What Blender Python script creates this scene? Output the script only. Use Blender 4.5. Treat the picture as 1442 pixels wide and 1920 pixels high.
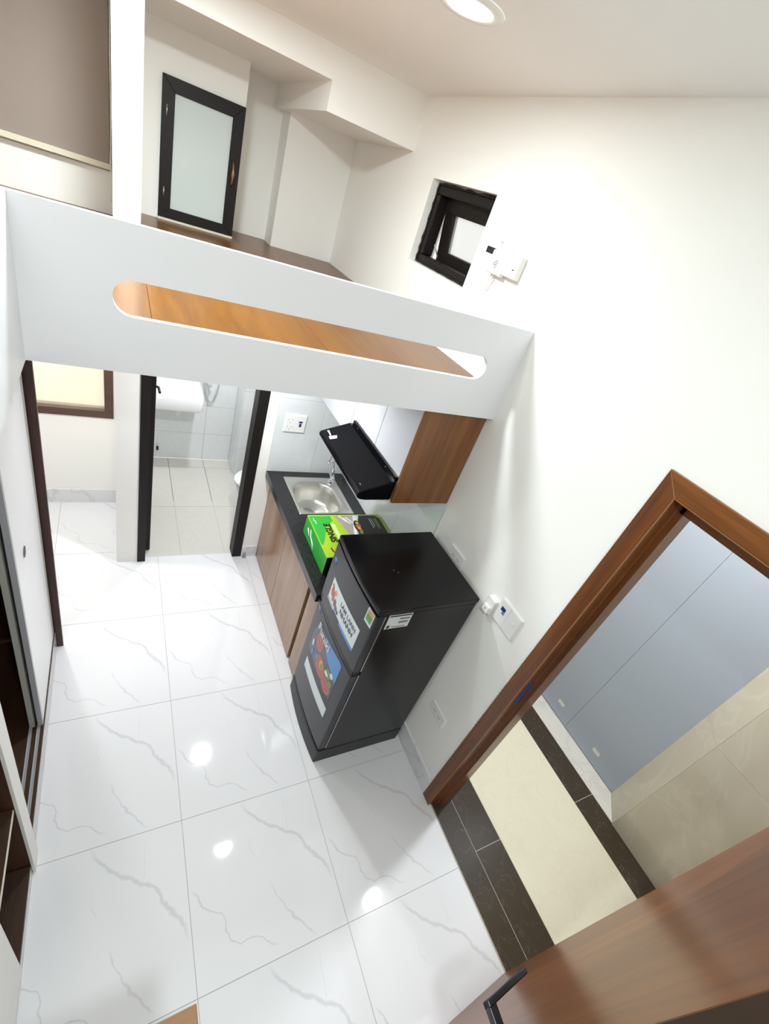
import bpy, bmesh, math, random
from mathutils import Vector, Matrix

# ------------------------------------------------------------------ clear
for o in list(bpy.data.objects):
    bpy.data.objects.remove(o, do_unlink=True)
scene = bpy.context.scene
col = scene.collection
random.seed(4)

# ------------------------------------------------------------------ camera
CAM_Z = 2.4742
cam_d = bpy.data.cameras.new('camera')
cam = bpy.data.objects.new('camera', cam_d)
col.objects.link(cam)
cam_d.sensor_fit = 'HORIZONTAL'
cam_d.sensor_width = 36.0
cam_d.lens = 36.0 * 859.608 / 1442.0
cam_d.clip_start = 0.02
RX = Vector((0.8651173, -0.39762626, 0.30572113))      # image right in the room
RY = Vector((-0.00587529, -0.61752074, -0.78653265))   # image down
RZ = Vector((0.50153517, 0.67864681, -0.53656405))     # view direction
m3 = Matrix((RX, -RY, -RZ)).transposed()
cam.matrix_world = Matrix.Translation((0, 0, CAM_Z)) @ m3.to_4x4()
scene.camera = cam

# ------------------------------------------------------------------ world, exposure
world = bpy.data.worlds.new('world')
scene.world = world
world.use_nodes = True
bg = world.node_tree.nodes['Background']
bg.inputs[0].default_value = (1.0, 0.985, 0.95, 1)
bg.inputs[1].default_value = 1.0
scene.view_settings.view_transform = 'Standard'
scene.view_settings.look = 'None'
scene.view_settings.gamma = 1.0
scene.view_settings.use_curve_mapping = False
scene.view_settings.exposure = 0.27
scene.cycles.max_bounces = 9
scene.cycles.diffuse_bounces = 6
scene.cycles.glossy_bounces = 3

# lamp powers (the lamps themselves are built with their fixtures)
P_CEIL, P_OVER, P_LOFT, P_BATH, P_CORR, P_YARD = 17.5, 34.0, 11.5, 10.2, 22.0, 9.5
WARM = (0.875, 0.98, 1.0)
COOL = (0.97, 0.985, 1.0)

# ------------------------------------------------------------------ materials
def lin(c):
    c = c / 255.0
    return c / 12.92 if c <= 0.04045 else ((c + 0.055) / 1.055) ** 2.4

def rgb(r, g, b):
    return (lin(r), lin(g), lin(b), 1.0)

MATS = {}
def new_mat(name):
    m = bpy.data.materials.new(name)
    m.use_nodes = True
    nt = m.node_tree
    return m, nt, nt.nodes['Principled BSDF']

def plain(name, c, rough=0.5, metal=0.0, spec=0.5, coat=0.0, bump=0.0, bscale=200.0, var=0.0, vscale=6.0):
    m, nt, p = new_mat(name)
    p.inputs['Base Color'].default_value = c
    p.inputs['Roughness'].default_value = rough
    p.inputs['Metallic'].default_value = metal
    p.inputs['Specular IOR Level'].default_value = spec
    p.inputs['Coat Weight'].default_value = coat
    p.inputs['Coat Roughness'].default_value = 0.05
    tc = nt.nodes.new('ShaderNodeTexCoord')
    if var > 0:
        n = nt.nodes.new('ShaderNodeTexNoise'); n.inputs['Scale'].default_value = vscale
        n.inputs['Detail'].default_value = 4
        nt.links.new(tc.outputs['Object'], n.inputs['Vector'])
        mx = nt.nodes.new('ShaderNodeMix'); mx.data_type = 'RGBA'
        mx.inputs[6].default_value = tuple(v * (1 - var) for v in c[:3]) + (1,)
        mx.inputs[7].default_value = tuple(min(1, v * (1 + var)) for v in c[:3]) + (1,)
        nt.links.new(n.outputs['Fac'], mx.inputs[0])
        nt.links.new(mx.outputs[2], p.inputs['Base Color'])
    if bump > 0:
        n = nt.nodes.new('ShaderNodeTexNoise'); n.inputs['Scale'].default_value = bscale
        nt.links.new(tc.outputs['Object'], n.inputs['Vector'])
        b = nt.nodes.new('ShaderNodeBump'); b.inputs['Strength'].default_value = bump
        b.inputs['Distance'].default_value = 0.002
        nt.links.new(n.outputs['Fac'], b.inputs['Height'])
        nt.links.new(b.outputs['Normal'], p.inputs['Normal'])
    MATS[name] = m
    return m

def wood(name, c1, c2, axis, rough=0.35, scale=28.0, stretch=0.06, coat=0.0, dist=0.6):
    """Grain running along axis 'x', 'y' or 'z' of the object."""
    m, nt, p = new_mat(name)
    tc = nt.nodes.new('ShaderNodeTexCoord')
    mp = nt.nodes.new('ShaderNodeMapping')
    s = [1, 1, 1]; s['xyz'.index(axis)] = stretch
    mp.inputs['Scale'].default_value = s
    nt.links.new(tc.outputs['Object'], mp.inputs['Vector'])
    n1 = nt.nodes.new('ShaderNodeTexNoise'); n1.inputs['Scale'].default_value = scale
    n1.inputs['Detail'].default_value = 6; n1.inputs['Distortion'].default_value = dist
    n2 = nt.nodes.new('ShaderNodeTexNoise'); n2.inputs['Scale'].default_value = scale * 7
    n2.inputs['Detail'].default_value = 3
    nt.links.new(mp.outputs[0], n1.inputs['Vector']); nt.links.new(mp.outputs[0], n2.inputs['Vector'])
    mth = nt.nodes.new('ShaderNodeMath'); mth.operation = 'MULTIPLY_ADD'
    mth.inputs[1].default_value = 0.35
    nt.links.new(n2.outputs['Fac'], mth.inputs[0]); 
    m2 = nt.nodes.new('ShaderNodeMath'); m2.operation = 'MULTIPLY'; m2.inputs[1].default_value = 0.75
    nt.links.new(n1.outputs['Fac'], m2.inputs[0]); nt.links.new(m2.outputs[0], mth.inputs[2])
    rp = nt.nodes.new('ShaderNodeValToRGB')
    rp.color_ramp.elements[0].position = 0.32; rp.color_ramp.elements[0].color = c1
    rp.color_ramp.elements[1].position = 0.72; rp.color_ramp.elements[1].color = c2
    nt.links.new(mth.outputs[0], rp.inputs[0])
    nt.links.new(rp.outputs[0], p.inputs['Base Color'])
    p.inputs['Roughness'].default_value = rough
    p.inputs['Coat Weight'].default_value = coat
    p.inputs['Coat Roughness'].default_value = 0.08
    b = nt.nodes.new('ShaderNodeBump'); b.inputs['Strength'].default_value = 0.08
    b.inputs['Distance'].default_value = 0.001
    nt.links.new(n2.outputs['Fac'], b.inputs['Height']); nt.links.new(b.outputs['Normal'], p.inputs['Normal'])
    MATS[name] = m
    return m

VEINS = [
    ([(-0.30, .18), (-0.239, .175), (-0.181, .162), (-0.119, .157), (-0.056, .164), (0.015, .176), (0.065, .189), (0.096, .184),
      (0.125, .167), (0.177, .158), (0.216, .154), (0.251, .141), (0.282, .123), (.33, .10)], -.245, .30, 0.010, 0.42),
    ([(-.2, .43), (-0.075, .293), (-0.025, .235), (0.002, .206), (0.02, .178), (.1, .09)], -.08, .02, 0.0035, 0.22),
    ([(-0.29, -.17), (-0.23, -.181), (-0.19, -.188), (-0.148, -.209), (-0.114, -.209), (-0.075, -.194), (-0.041, -.205), (-0.025, -.228),
      (0.013, -.245), (0.052, -.236), (0.076, -.205), (0.12, -.185), (0.155, -.187), (0.209, -.169), (.3, -.15)], -.235, .20, 0.0045, 0.42),
    ([(0.0, -.0), (0.054, -.026), (0.10, -.044), (0.169, -.071), (0.216, -.078), (0.258, -.077), (0.297, -.087), (0.36, -.09)], .05, .32, 0.0048, 0.36),
    ([(-.2, .15), (-0.128, .083), (-0.09, .041), (-0.05, .023), (0, .01)], -.13, -.05, 0.003, 0.18),
]
def marble(name, base, vein, rough=0.06):
    """Polished porcelain; each tile carries the same printed veins."""
    m, nt, p = new_mat(name)
    N, L = nt.nodes, nt.links
    tc = N.new('ShaderNodeTexCoord')
    def math_(op, a=None, b=None, va=None, vb=None, clamp=False):
        n = N.new('ShaderNodeMath'); n.operation = op; n.use_clamp = clamp
        if a is not None: L.new(a, n.inputs[0])
        elif va is not None: n.inputs[0].default_value = va
        if b is not None: L.new(b, n.inputs[1])
        elif vb is not None: n.inputs[1].default_value = vb
        return n.outputs[0]
    nz = N.new('ShaderNodeTexNoise'); nz.inputs['Scale'].default_value = 26; nz.inputs['Detail'].default_value = 5
    L.new(tc.outputs['Object'], nz.inputs['Vector'])
    jit = math_('MULTIPLY_ADD', nz.outputs['Fac'], None, None, 0.03)
    jit.node.inputs[2].default_value = -0.015
    sp = N.new('ShaderNodeSeparateXYZ'); L.new(tc.outputs['Object'], sp.inputs[0])
    s = 2 ** -0.5
    pp = math_('MULTIPLY', math_('SUBTRACT', sp.outputs[0], sp.outputs[1]), None, None, s)
    qq = math_('ADD', math_('MULTIPLY', math_('ADD', sp.outputs[0], sp.outputs[1]), None, None, s), jit)
    pn = math_('ADD', pp, None, None, 0.5)
    nw = N.new('ShaderNodeTexNoise'); nw.inputs['Scale'].default_value = 14; nw.inputs['Detail'].default_value = 3
    L.new(tc.outputs['Object'], nw.inputs['Vector'])
    wv = math_('MULTIPLY_ADD', nw.outputs['Fac'], None, None, 1.6); wv.node.inputs[2].default_value = 0.15
    total = None
    for pts, a, b, wd, st in VEINS:
        fc = N.new('ShaderNodeFloatCurve')
        c = fc.mapping.curves[0]
        fc.mapping.use_clip = False
        while len(c.points) < len(pts): c.points.new(0.5, 0.5)
        for cp, (x, y) in zip(sorted(range(len(c.points))), sorted(pts)):
            c.points[cp].location = (x + 0.5, y + 0.5)
            c.points[cp].handle_type = 'VECTOR'
        fc.mapping.update()
        L.new(pn, fc.inputs['Value'])
        d = math_('ABSOLUTE', math_('SUBTRACT', math_('ADD', qq, None, None, 0.5), fc.outputs[0]))
        w = math_('MULTIPLY', wv, None, None, wd)
        k = math_('SUBTRACT', None, math_('DIVIDE', d, w), 1.0, None, True)
        k = math_('POWER', k, None, None, 0.6)
        mid, half = (a + b) / 2, (b - a) / 2
        e = math_('ABSOLUTE', math_('SUBTRACT', pp, None, None, mid))
        e = math_('DIVIDE', math_('SUBTRACT', None, e, half, None), None, None, max(half * 0.25, 0.01), True)
        k = math_('MULTIPLY', math_('MULTIPLY', k, e), None, None, st)
        total = k if total is None else math_('MAXIMUM', total, k)
    mx = N.new('ShaderNodeMix'); mx.data_type = 'RGBA'
    mx.inputs[6].default_value = base; mx.inputs[7].default_value = vein
    L.new(total, mx.inputs[0]); L.new(mx.outputs[2], p.inputs['Base Color'])
    p.inputs['Roughness'].default_value = rough
    p.inputs['Specular IOR Level'].default_value = 0.5
    MATS[name] = m
    return m

def stone(name, base, vein, scale=5.0, rough=0.12, amount=0.5, thr=0.06):
    m, nt, p = new_mat(name)
    N, L = nt.nodes, nt.links
    tc = N.new('ShaderNodeTexCoord')
    nz = N.new('ShaderNodeTexNoise'); nz.inputs['Scale'].default_value = scale; nz.inputs['Detail'].default_value = 7
    nz.inputs['Distortion'].default_value = 0.8
    L.new(tc.outputs['Object'], nz.inputs['Vector'])
    a = N.new('ShaderNodeMath'); a.operation = 'SUBTRACT'; a.inputs[1].default_value = 0.5; L.new(nz.outputs['Fac'], a.inputs[0])
    b = N.new('ShaderNodeMath'); b.operation = 'ABSOLUTE'; L.new(a.outputs[0], b.inputs[0])
    rp = N.new('ShaderNodeValToRGB')
    rp.color_ramp.elements[0].position = 0.0; rp.color_ramp.elements[0].color = (amount,) * 3 + (1,)
    rp.color_ramp.elements[1].position = thr; rp.color_ramp.elements[1].color = (0, 0, 0, 1)
    L.new(b.outputs[0], rp.inputs[0])
    mx = N.new('ShaderNodeMix'); mx.data_type = 'RGBA'
    mx.inputs[6].default_value = base; mx.inputs[7].default_value = vein
    L.new(rp.outputs[0], mx.inputs[0]); L.new(mx.outputs[2], p.inputs['Base Color'])
    p.inputs['Roughness'].default_value = rough
    MATS[name] = m
    return m

def pane(name, tint, diffuse, k_diff=0.3, rough=0.2, back=0.5):
    """Glass: lets light through, part of it scattered, with a surface gloss."""
    m = bpy.data.materials.new(name); m.use_nodes = True
    nt = m.node_tree; N, L = nt.nodes, nt.links
    N.remove(N['Principled BSDF'])
    out = N['Material Output']
    tr = N.new('ShaderNodeBsdfTransparent'); tr.inputs[0].default_value = tint
    tl = N.new('ShaderNodeBsdfTranslucent'); tl.inputs[0].default_value = diffuse
    df = N.new('ShaderNodeBsdfDiffuse'); df.inputs[0].default_value = diffuse
    gl = N.new('ShaderNodeBsdfGlossy'); gl.inputs['Roughness'].default_value = rough
    m0 = N.new('ShaderNodeMixShader'); m0.inputs[0].default_value = back
    L.new(tl.outputs[0], m0.inputs[1]); L.new(df.outputs[0], m0.inputs[2])
    m1 = N.new('ShaderNodeMixShader'); m1.inputs[0].default_value = k_diff
    L.new(tr.outputs[0], m1.inputs[1]); L.new(m0.outputs[0], m1.inputs[2])
    lw = N.new('ShaderNodeLayerWeight'); lw.inputs[0].default_value = 0.5
    pw = N.new('ShaderNodeMath'); pw.operation = 'POWER'; pw.inputs[1].default_value = 5.0; L.new(lw.outputs['Facing'], pw.inputs[0])
    fr = N.new('ShaderNodeMath'); fr.operation = 'MULTIPLY_ADD'; fr.inputs[1].default_value = 0.85; fr.inputs[2].default_value = 0.04
    L.new(pw.outputs[0], fr.inputs[0])
    m2 = N.new('ShaderNodeMixShader'); L.new(fr.outputs[0], m2.inputs[0])
    L.new(m1.outputs[0], m2.inputs[1]); L.new(gl.outputs[0], m2.inputs[2])
    L.new(m2.outputs[0], out.inputs[0])
    MATS[name] = m
    return m

def emit(name, c, s):
    m = bpy.data.materials.new(name); m.use_nodes = True
    nt = m.node_tree
    nt.nodes.remove(nt.nodes['Principled BSDF'])
    e = nt.nodes.new('ShaderNodeEmission'); e.inputs[0].default_value = c + (1,); e.inputs[1].default_value = s
    nt.links.new(e.outputs[0], nt.nodes['Material Output'].inputs[0])
    MATS[name] = m
    return m

M_WALL = plain('wall_paint', rgb(246, 245, 241), 0.6, spec=0.3, bump=0.05, bscale=90)
M_CEIL = plain('ceiling_paint', rgb(244, 243, 240), 0.7, spec=0.2)
M_WHITE = plain('white_lacquer', rgb(240, 240, 243), 0.28)
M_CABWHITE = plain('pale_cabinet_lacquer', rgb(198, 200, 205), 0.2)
M_WHITE2 = plain('white_melamine', rgb(236, 235, 230), 0.35)
M_PLINTH = plain('plinth_tile', rgb(196, 192, 196), 0.15)
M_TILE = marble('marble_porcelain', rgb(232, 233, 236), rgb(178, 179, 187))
M_GROUT = plain('pale_grout', rgb(196, 190, 182), 0.8)
M_SKIRT = stone('skirting_marble', rgb(228, 228, 231), rgb(196, 196, 201), 4, 0.1, 0.5, 0.03)
M_BFLOOR = stone('bathroom_floor_tile', rgb(212, 210, 203), rgb(200, 198, 191), 5, 0.3, 0.3, 0.03)
M_BGROUT = plain('dark_grout', rgb(110, 106, 100), 0.9)
M_BWALL = stone('bathroom_wall_tile', rgb(226, 230, 231), rgb(216, 221, 224), 3, 0.12, 0.3, 0.03)
M_SPLASH = stone('backsplash_tile', rgb(221, 225, 227), rgb(212, 216, 219), 4, 0.1, 0.25, 0.03)
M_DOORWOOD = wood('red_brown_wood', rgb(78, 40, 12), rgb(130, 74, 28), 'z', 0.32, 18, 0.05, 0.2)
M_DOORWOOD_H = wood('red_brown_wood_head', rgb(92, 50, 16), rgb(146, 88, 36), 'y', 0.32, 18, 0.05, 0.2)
M_LEAF = wood('door_leaf_laminate', rgb(104, 58, 24), rgb(138, 84, 40), 'z', 0.32, 20, 0.04, 0.0)
M_EDGEWOOD = plain('worn_edge_highlight', rgb(168, 116, 72), 0.5)
M_LEAFEDGE = plain('leaf_edge', rgb(52, 38, 28), 0.4)
M_CAB = wood('walnut_laminate', rgb(96, 58, 26), rgb(142, 92, 48), 'z', 0.3, 22, 0.06, 0.1)
M_CABF = wood('taupe_oak_laminate', rgb(132, 98, 72), rgb(166, 130, 100), 'z', 0.22, 22, 0.06, 0.2)
M_CABDARK = wood('dark_walnut_laminate', rgb(52, 30, 18), rgb(80, 48, 26), 'z', 0.4, 22, 0.06)
M_WARDWOOD = wood('wardrobe_walnut', rgb(44, 26, 13), rgb(72, 44, 23), 'y', 0.45, 24, 0.06)
M_ENDWOOD = wood('mahogany_laminate', rgb(46, 20, 16), rgb(70, 34, 26), 'z', 0.4, 24, 0.06)
M_LOFTWOOD = wood('loft_board', rgb(92, 54, 10), rgb(122, 76, 18), 'y', 0.3, 14, 0.1, 0.0)
M_STEPWOOD = wood('step_board', rgb(112, 76, 42), rgb(140, 98, 58), 'x', 0.4, 20, 0.06)
M_BLACKFR = plain('black_brown_aluminium', rgb(24, 18, 16), 0.5, spec=0.3, bump=0.1, bscale=60)
M_BROWNFR = wood('brown_window_frame', rgb(66, 46, 38), rgb(96, 70, 58), 'x', 0.4, 24, 0.1)
M_BLACK = plain('black_gloss', rgb(10, 10, 14), 0.14, spec=0.25)
M_BLACKM = plain('black_satin', rgb(18, 18, 22), 0.35)
M_FRIDGE = plain('fridge_side', rgb(12, 12, 15), 0.22, spec=0.35, bump=0.12, bscale=350)
M_FRDOOR = plain('fridge_door_grey', rgb(40, 40, 47), 0.28, spec=0.4, bump=0.05, bscale=300)
M_FRBASE = plain('fridge_base', rgb(30, 30, 32), 0.45)
M_SILVER = plain('silver_trim', rgb(190, 190, 192), 0.25, metal=0.9)
M_ALU = plain('aluminium_profile', rgb(180, 180, 185), 0.35, metal=0.1)
M_ALUG = plain('greyish_profile', rgb(176, 176, 168), 0.4)
M_CHROME = plain('chrome', rgb(225, 228, 232), 0.07, metal=1.0)
M_STEEL = plain('stainless_steel', rgb(214, 212, 206), 0.3, metal=0.85, bump=0.05, bscale=150)
M_GRANITE = stone('black_granite', rgb(26, 26, 28), rgb(64, 64, 68), 60, 0.22, 0.35, 0.05)
M_BRONZE = plain('copper_handle', rgb(170, 124, 98), 0.3, metal=0.7)
M_CERAMIC = plain('white_ceramic', rgb(246, 247, 249), 0.08)
M_PLASTIC = plain('white_plastic', rgb(240, 240, 238), 0.3)
M_HOLE = plain('dark_hole', rgb(22, 20, 22), 0.7)
M_BLIND = plain('blind_fabric', rgb(154, 142, 134), 0.85, bump=0.2, bscale=500, var=0.05, vscale=3)
M_BLINDRAIL = plain('blind_rail', rgb(222, 216, 196), 0.4)
M_CREAM = stone('cream_corridor_tile', rgb(228, 222, 200), rgb(222, 215, 192), 8, 0.25, 0.5, 0.05)
M_DARKST = stone('dark_emperador_stone', rgb(62, 52, 40), rgb(100, 88, 72), 5, 0.14, 0.5, 0.008)
M_TAN = stone('tan_stone', rgb(190, 181, 162), rgb(206, 199, 182), 2.2, 0.1, 0.35, 0.025)
M_LEDGE = stone('ledge_marble', rgb(216, 213, 205), rgb(200, 196, 188), 5, 0.2, 0.5, 0.05)
M_GREY = plain('grey_panel_paint', rgb(158, 166, 176), 0.45, var=0.03, vscale=2)
M_BLUE = plain('blue_tape', rgb(34, 74, 160), 0.4)
M_STBLUE = plain('sticker_blue', rgb(74, 140, 204), 0.3)
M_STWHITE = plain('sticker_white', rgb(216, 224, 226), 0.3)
M_STGREY = plain('sticker_grey_print', rgb(82, 86, 102), 0.3, var=0.3, vscale=40)
M_STRED = plain('tomato_print', rgb(176, 88, 74), 0.3, var=0.25, vscale=30)
M_STGREEN = plain('leaf_print', rgb(96, 150, 70), 0.3, var=0.3, vscale=60)
M_STORANGE = plain('orange_print', rgb(214, 150, 70), 0.3)
M_INK = plain('navy_ink', rgb(40, 52, 96), 0.4)
M_INKBLK = plain('black_ink', rgb(20, 22, 20), 0.4)
M_GREEN = plain('green_print', rgb(52, 168, 60), 0.35, var=0.12, vscale=8)
M_LIME = plain('lime_print', rgb(158, 194, 36), 0.35, var=0.08, vscale=8)
M_PALELIME = plain('pale_lime_print', rgb(196, 226, 150), 0.35)
M_BOXDARK = plain('box_dark_side', rgb(30, 40, 22), 0.4)
M_BOXBLACK = plain('box_black_print', rgb(36, 34, 32), 0.35)
M_PHOTO = plain('photo_print', rgb(160, 150, 140), 0.35, var=0.35, vscale=25)
M_FROST = pane('frosted_hatch_glass', rgb(215, 225, 224), rgb(226, 236, 234), 0.97, 0.12, 0.85)
M_PANE = pane('window_glass', rgb(250, 250, 250), rgb(235, 238, 240), 0.25, 0.1)
M_PANEW = pane('cream_window_glass', rgb(255, 254, 247), rgb(255, 252, 244), 0.25, 0.1)
M_CLEAR = pane('clear_plastic', rgb(230, 232, 235), rgb(235, 235, 240), 0.35, 0.1)
M_YARD = plain('yard_wall_paint', rgb(246, 244, 236), 0.8)
M_LENS = emit('lamp_lens', (1.0, 0.98, 0.95), 14.0)

# ------------------------------------------------------------------ mesh helpers
class MB:
    def __init__(self):
        self.v, self.f, self.sm = [], [], []
    def add(self, vs, fs, smooth=False):
        b = len(self.v)
        self.v += [tuple(p) for p in vs]
        self.f += [tuple(b + i for i in f) for f in fs]
        self.sm += [smooth] * len(fs)
        return self
    def box(self, x0, x1, y0, y1, z0, z1):
        x0, x1 = sorted((x0, x1)); y0, y1 = sorted((y0, y1)); z0, z1 = sorted((z0, z1))
        vs = [(x0, y0, z0), (x1, y0, z0), (x1, y1, z0), (x0, y1, z0), (x0, y0, z1), (x1, y0, z1), (x1, y1, z1), (x0, y1, z1)]
        return self.add(vs, [(0, 3, 2, 1), (4, 5, 6, 7), (0, 1, 5, 4), (1, 2, 6, 5), (2, 3, 7, 6), (3, 0, 4, 7)])
    def prism(self, poly, axis, a, b, smooth=False):
        """poly: 2D points in the two other axes (order x,y,z); extruded along axis from a to b."""
        n = len(poly)
        area = sum(poly[i][0] * poly[(i + 1) % n][1] - poly[(i + 1) % n][0] * poly[i][1] for i in range(n))
        flip = (area < 0) != (axis == 1)
        if flip: poly = poly[::-1]
        def P(p, t):
            return [(t, p[0], p[1]), (p[0], t, p[1]), (p[0], p[1], t)][axis]
        a, b = sorted((a, b))
        vs = [P(p, a) for p in poly] + [P(p, b) for p in poly]
        fs = [tuple(range(n))[::-1], tuple(range(n, 2 * n))]
        base = len(self.v)
        self.add(vs, fs)
        self.f += [(base + i, base + (i + 1) % n, base + n + (i + 1) % n, base + n + i) for i in range(n)]
        self.sm += [smooth] * n
        return self
    def tube(self, pts, r, n=8, caps=True):
        pts = [Vector(p) for p in pts]
        rs = r if isinstance(r, (list, tuple)) else [r] * len(pts)
        vs, fs = [], []
        prev = None
        for i, p in enumerate(pts):
            d = (pts[min(i + 1, len(pts) - 1)] - pts[max(i - 1, 0)]).normalized()
            if prev is None:
                up = Vector((0, 0, 1)) if abs(d.z) < 0.9 else Vector((1, 0, 0))
                u = d.cross(up).normalized()
            else:
                u = (prev - d * prev.dot(d)).normalized()
            prev = u
            w = d.cross(u)
            for k in range(n):
                a = 2 * math.pi * k / n
                vs.append(p + (u * math.cos(a) + w * math.sin(a)) * rs[i])
        for i in range(len(pts) - 1):
            for k in range(n):
                fs.append((i * n + k, i * n + (k + 1) % n, (i + 1) * n + (k + 1) % n, (i + 1) * n + k))
        self.add(vs, fs, True)
        if caps:
            b = len(self.v) - len(vs)
            self.f.append(tuple(b + k for k in range(n))[::-1]); self.sm.append(False)
            self.f.append(tuple(b + (len(pts) - 1) * n + k for k in range(n))); self.sm.append(False)
        return self
    def rings(self, rings, cap0=True, cap1=True, smooth=True):
        n = len(rings[0]); b = len(self.v)
        for r in rings: self.v += [tuple(p) for p in r]
        for i in range(len(rings) - 1):
            for k in range(n):
                self.f.append((b + i * n + k, b + i * n + (k + 1) % n, b + (i + 1) * n + (k + 1) % n, b + (i + 1) * n + k)); self.sm.append(smooth)
        if cap0: self.f.append(tuple(b + k for k in range(n))[::-1]); self.sm.append(False)
        if cap1: self.f.append(tuple(b + (len(rings) - 1) * n + k for k in range(n))); self.sm.append(False)
        return self
    def disc(self, c, r, axis, h, n=24):
        """a short cylinder centred at c, starting there and h tall along axis"""
        pl = [(c[(axis + 1) % 3] + r * math.cos(2 * math.pi * k / n), c[(axis + 2) % 3] + r * math.sin(2 * math.pi * k / n)) for k in range(n)]
        R = []
        for t in (c[axis], c[axis] + h):
            ring = []
            for a, b_ in pl:
                p = [0, 0, 0]; p[axis] = t; p[(axis + 1) % 3] = a; p[(axis + 2) % 3] = b_
                ring.append(tuple(p))
            R.append(ring)
        return self.rings(R, smooth=True)
    def build(self, name, m, parent=None, bevel=0.0, seg=2, kind=None, label=None, cat=None, group=None):
        vs = [Vector(p) for p in self.v]
        lo = Vector([min(p[i] for p in vs) for i in range(3)]); hi = Vector([max(p[i] for p in vs) for i in range(3)])
        org = Vector(((lo.x + hi.x) / 2, (lo.y + hi.y) / 2, lo.z))
        me = bpy.data.meshes.new(name)
        me.from_pydata([p - org for p in vs], [], self.f)
        me.polygons.foreach_set('use_smooth', self.sm)
        me.update()
        bm = bmesh.new(); bm.from_mesh(me); bmesh.ops.recalc_face_normals(bm, faces=bm.faces); bm.to_mesh(me); bm.free()
        me.materials.append(m)
        o = bpy.data.objects.new(name, me); col.objects.link(o)
        place(o, org, parent)
        if bevel > 0:
            b = o.modifiers.new('bevel', 'BEVEL'); b.width = bevel; b.segments = seg; b.limit_method = 'ANGLE'; b.angle_limit = math.radians(40)
            b.harden_normals = False
        return tag(o, label, cat, group, kind)

ORIG = {}
def place(o, org, parent):
    ORIG[o.name] = Vector(org)
    if parent is not None:
        o.parent = parent
        o.location = Vector(org) - ORIG[parent.name]
    else:
        o.location = org

def tag(o, label=None, cat=None, group=None, kind=None):
    if label: o['label'] = label
    if cat: o['category'] = cat
    if group: o['group'] = group
    if kind: o['kind'] = kind
    return o

def empty(name, loc, label=None, cat=None, group=None, kind=None):
    o = bpy.data.objects.new(name, None); col.objects.link(o)
    o.empty_display_size = 0.05
    o.location = loc; ORIG[o.name] = Vector(loc)
    return tag(o, label, cat, group, kind)

def text_mesh(s, size, fn, name, m, parent, bold=0.0, sx=1.0):
    """lettering: each point (u, v) of the text goes through fn into the room"""
    cu = bpy.data.curves.new('lettering', 'FONT')
    cu.body = s; cu.size = size; cu.align_x = 'CENTER'; cu.align_y = 'CENTER'; cu.offset = bold
    cu.resolution_u = 2
    t = bpy.data.objects.new('lettering_tmp', cu); col.objects.link(t)
    me = bpy.data.meshes.new_from_object(t)
    bpy.data.objects.remove(t, do_unlink=True)
    vs = [fn(v.co.x * sx, v.co.y) for v in me.vertices]
    fs = [tuple(p.vertices) for p in me.polygons]
    bpy.data.meshes.remove(me)
    if not vs: return None
    mb = MB(); mb.v = vs; mb.f = fs; mb.sm = [False] * len(fs)
    return mb.build(name, m, parent)

def grid_wall(name, axis, a, b, us, zs, holes, m, kind='structure', label=None, cat=None):
    """wall slab (axis = thickness axis a..b) cut at us and zs, with cells in holes left open"""
    mb = MB()
    for i in range(len(us) - 1):
        for j in range(len(zs) - 1):
            if (i, j) in holes: continue
            if axis == 0: mb.box(a, b, us[i], us[i + 1], zs[j], zs[j + 1])
            else: mb.box(us[i], us[i + 1], a, b, zs[j], zs[j + 1])
    return mb.build(name, m, kind=kind, label=label, cat=cat)

XR = 1.433          # right wall face
ZC = 2.974          # ceiling
ZL = 1.953          # loft floor top
ZLB = 1.857         # loft underside
YB = 2.605          # front of bathroom wall
YF = 1.436          # front of loft guard
XL = -0.95          # left wall behind the wardrobe
YK = -1.62          # wall behind the camera

# ================================================================== SETTING
floor = MB().box(XL - .05, XR + .01, YK - .05, 3.30, -0.06, -0.004).build('floor', M_GROUT, kind='structure', label='white marble tiled floor of the studio room', cat='floor')
def tiles(parent, xs, ys, z, th, gap, m, clip, bevel=0.0, skip=None):
    cache = {}
    for i in range(len(xs) - 1):
        for j in range(len(ys) - 1):
            cx, cy = (xs[i] + xs[i + 1]) / 2, (ys[j] + ys[j + 1]) / 2
            for c in clip:
                x0, x1 = max(xs[i] + gap, c[0]), min(xs[i + 1] - gap, c[1])
                y0, y1 = max(ys[j] + gap, c[2]), min(ys[j + 1] - gap, c[3])
                if x1 - x0 < .015 or y1 - y0 < .015: continue
                key = tuple(round(v, 4) for v in (x0 - cx, x1 - cx, y0 - cy, y1 - cy))
                if key not in cache:
                    mb = MB().box(x0 - cx, x1 - cx, y0 - cy, y1 - cy, -th, 0)
                    me = bpy.data.meshes.new('tile'); me.from_pydata(mb.v, [], mb.f); me.materials.append(m); cache[key] = me
                o = bpy.data.objects.new('tile', cache[key]); col.objects.link(o)
                o.parent = parent; o.location = Vector((cx, cy, z)) - ORIG[parent.name]
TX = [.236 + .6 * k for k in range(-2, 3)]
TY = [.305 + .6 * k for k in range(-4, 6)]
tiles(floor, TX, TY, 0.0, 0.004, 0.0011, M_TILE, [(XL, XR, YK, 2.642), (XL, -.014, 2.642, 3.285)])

bfl = MB().box(.107, XR, 2.642, 3.957, -0.06, -0.006).build('floor_bathroom', M_BGROUT, kind='structure', label='light grey tiled bathroom floor behind the open dark door', cat='floor')
tiles(bfl, [.091 + .3 * k for k in range(6)], [2.642, 3.222, 3.815, 4.4], -0.002, 0.004, 0.0018, M_BFLOOR, [(.107, XR, 2.645, 3.957)])

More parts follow.
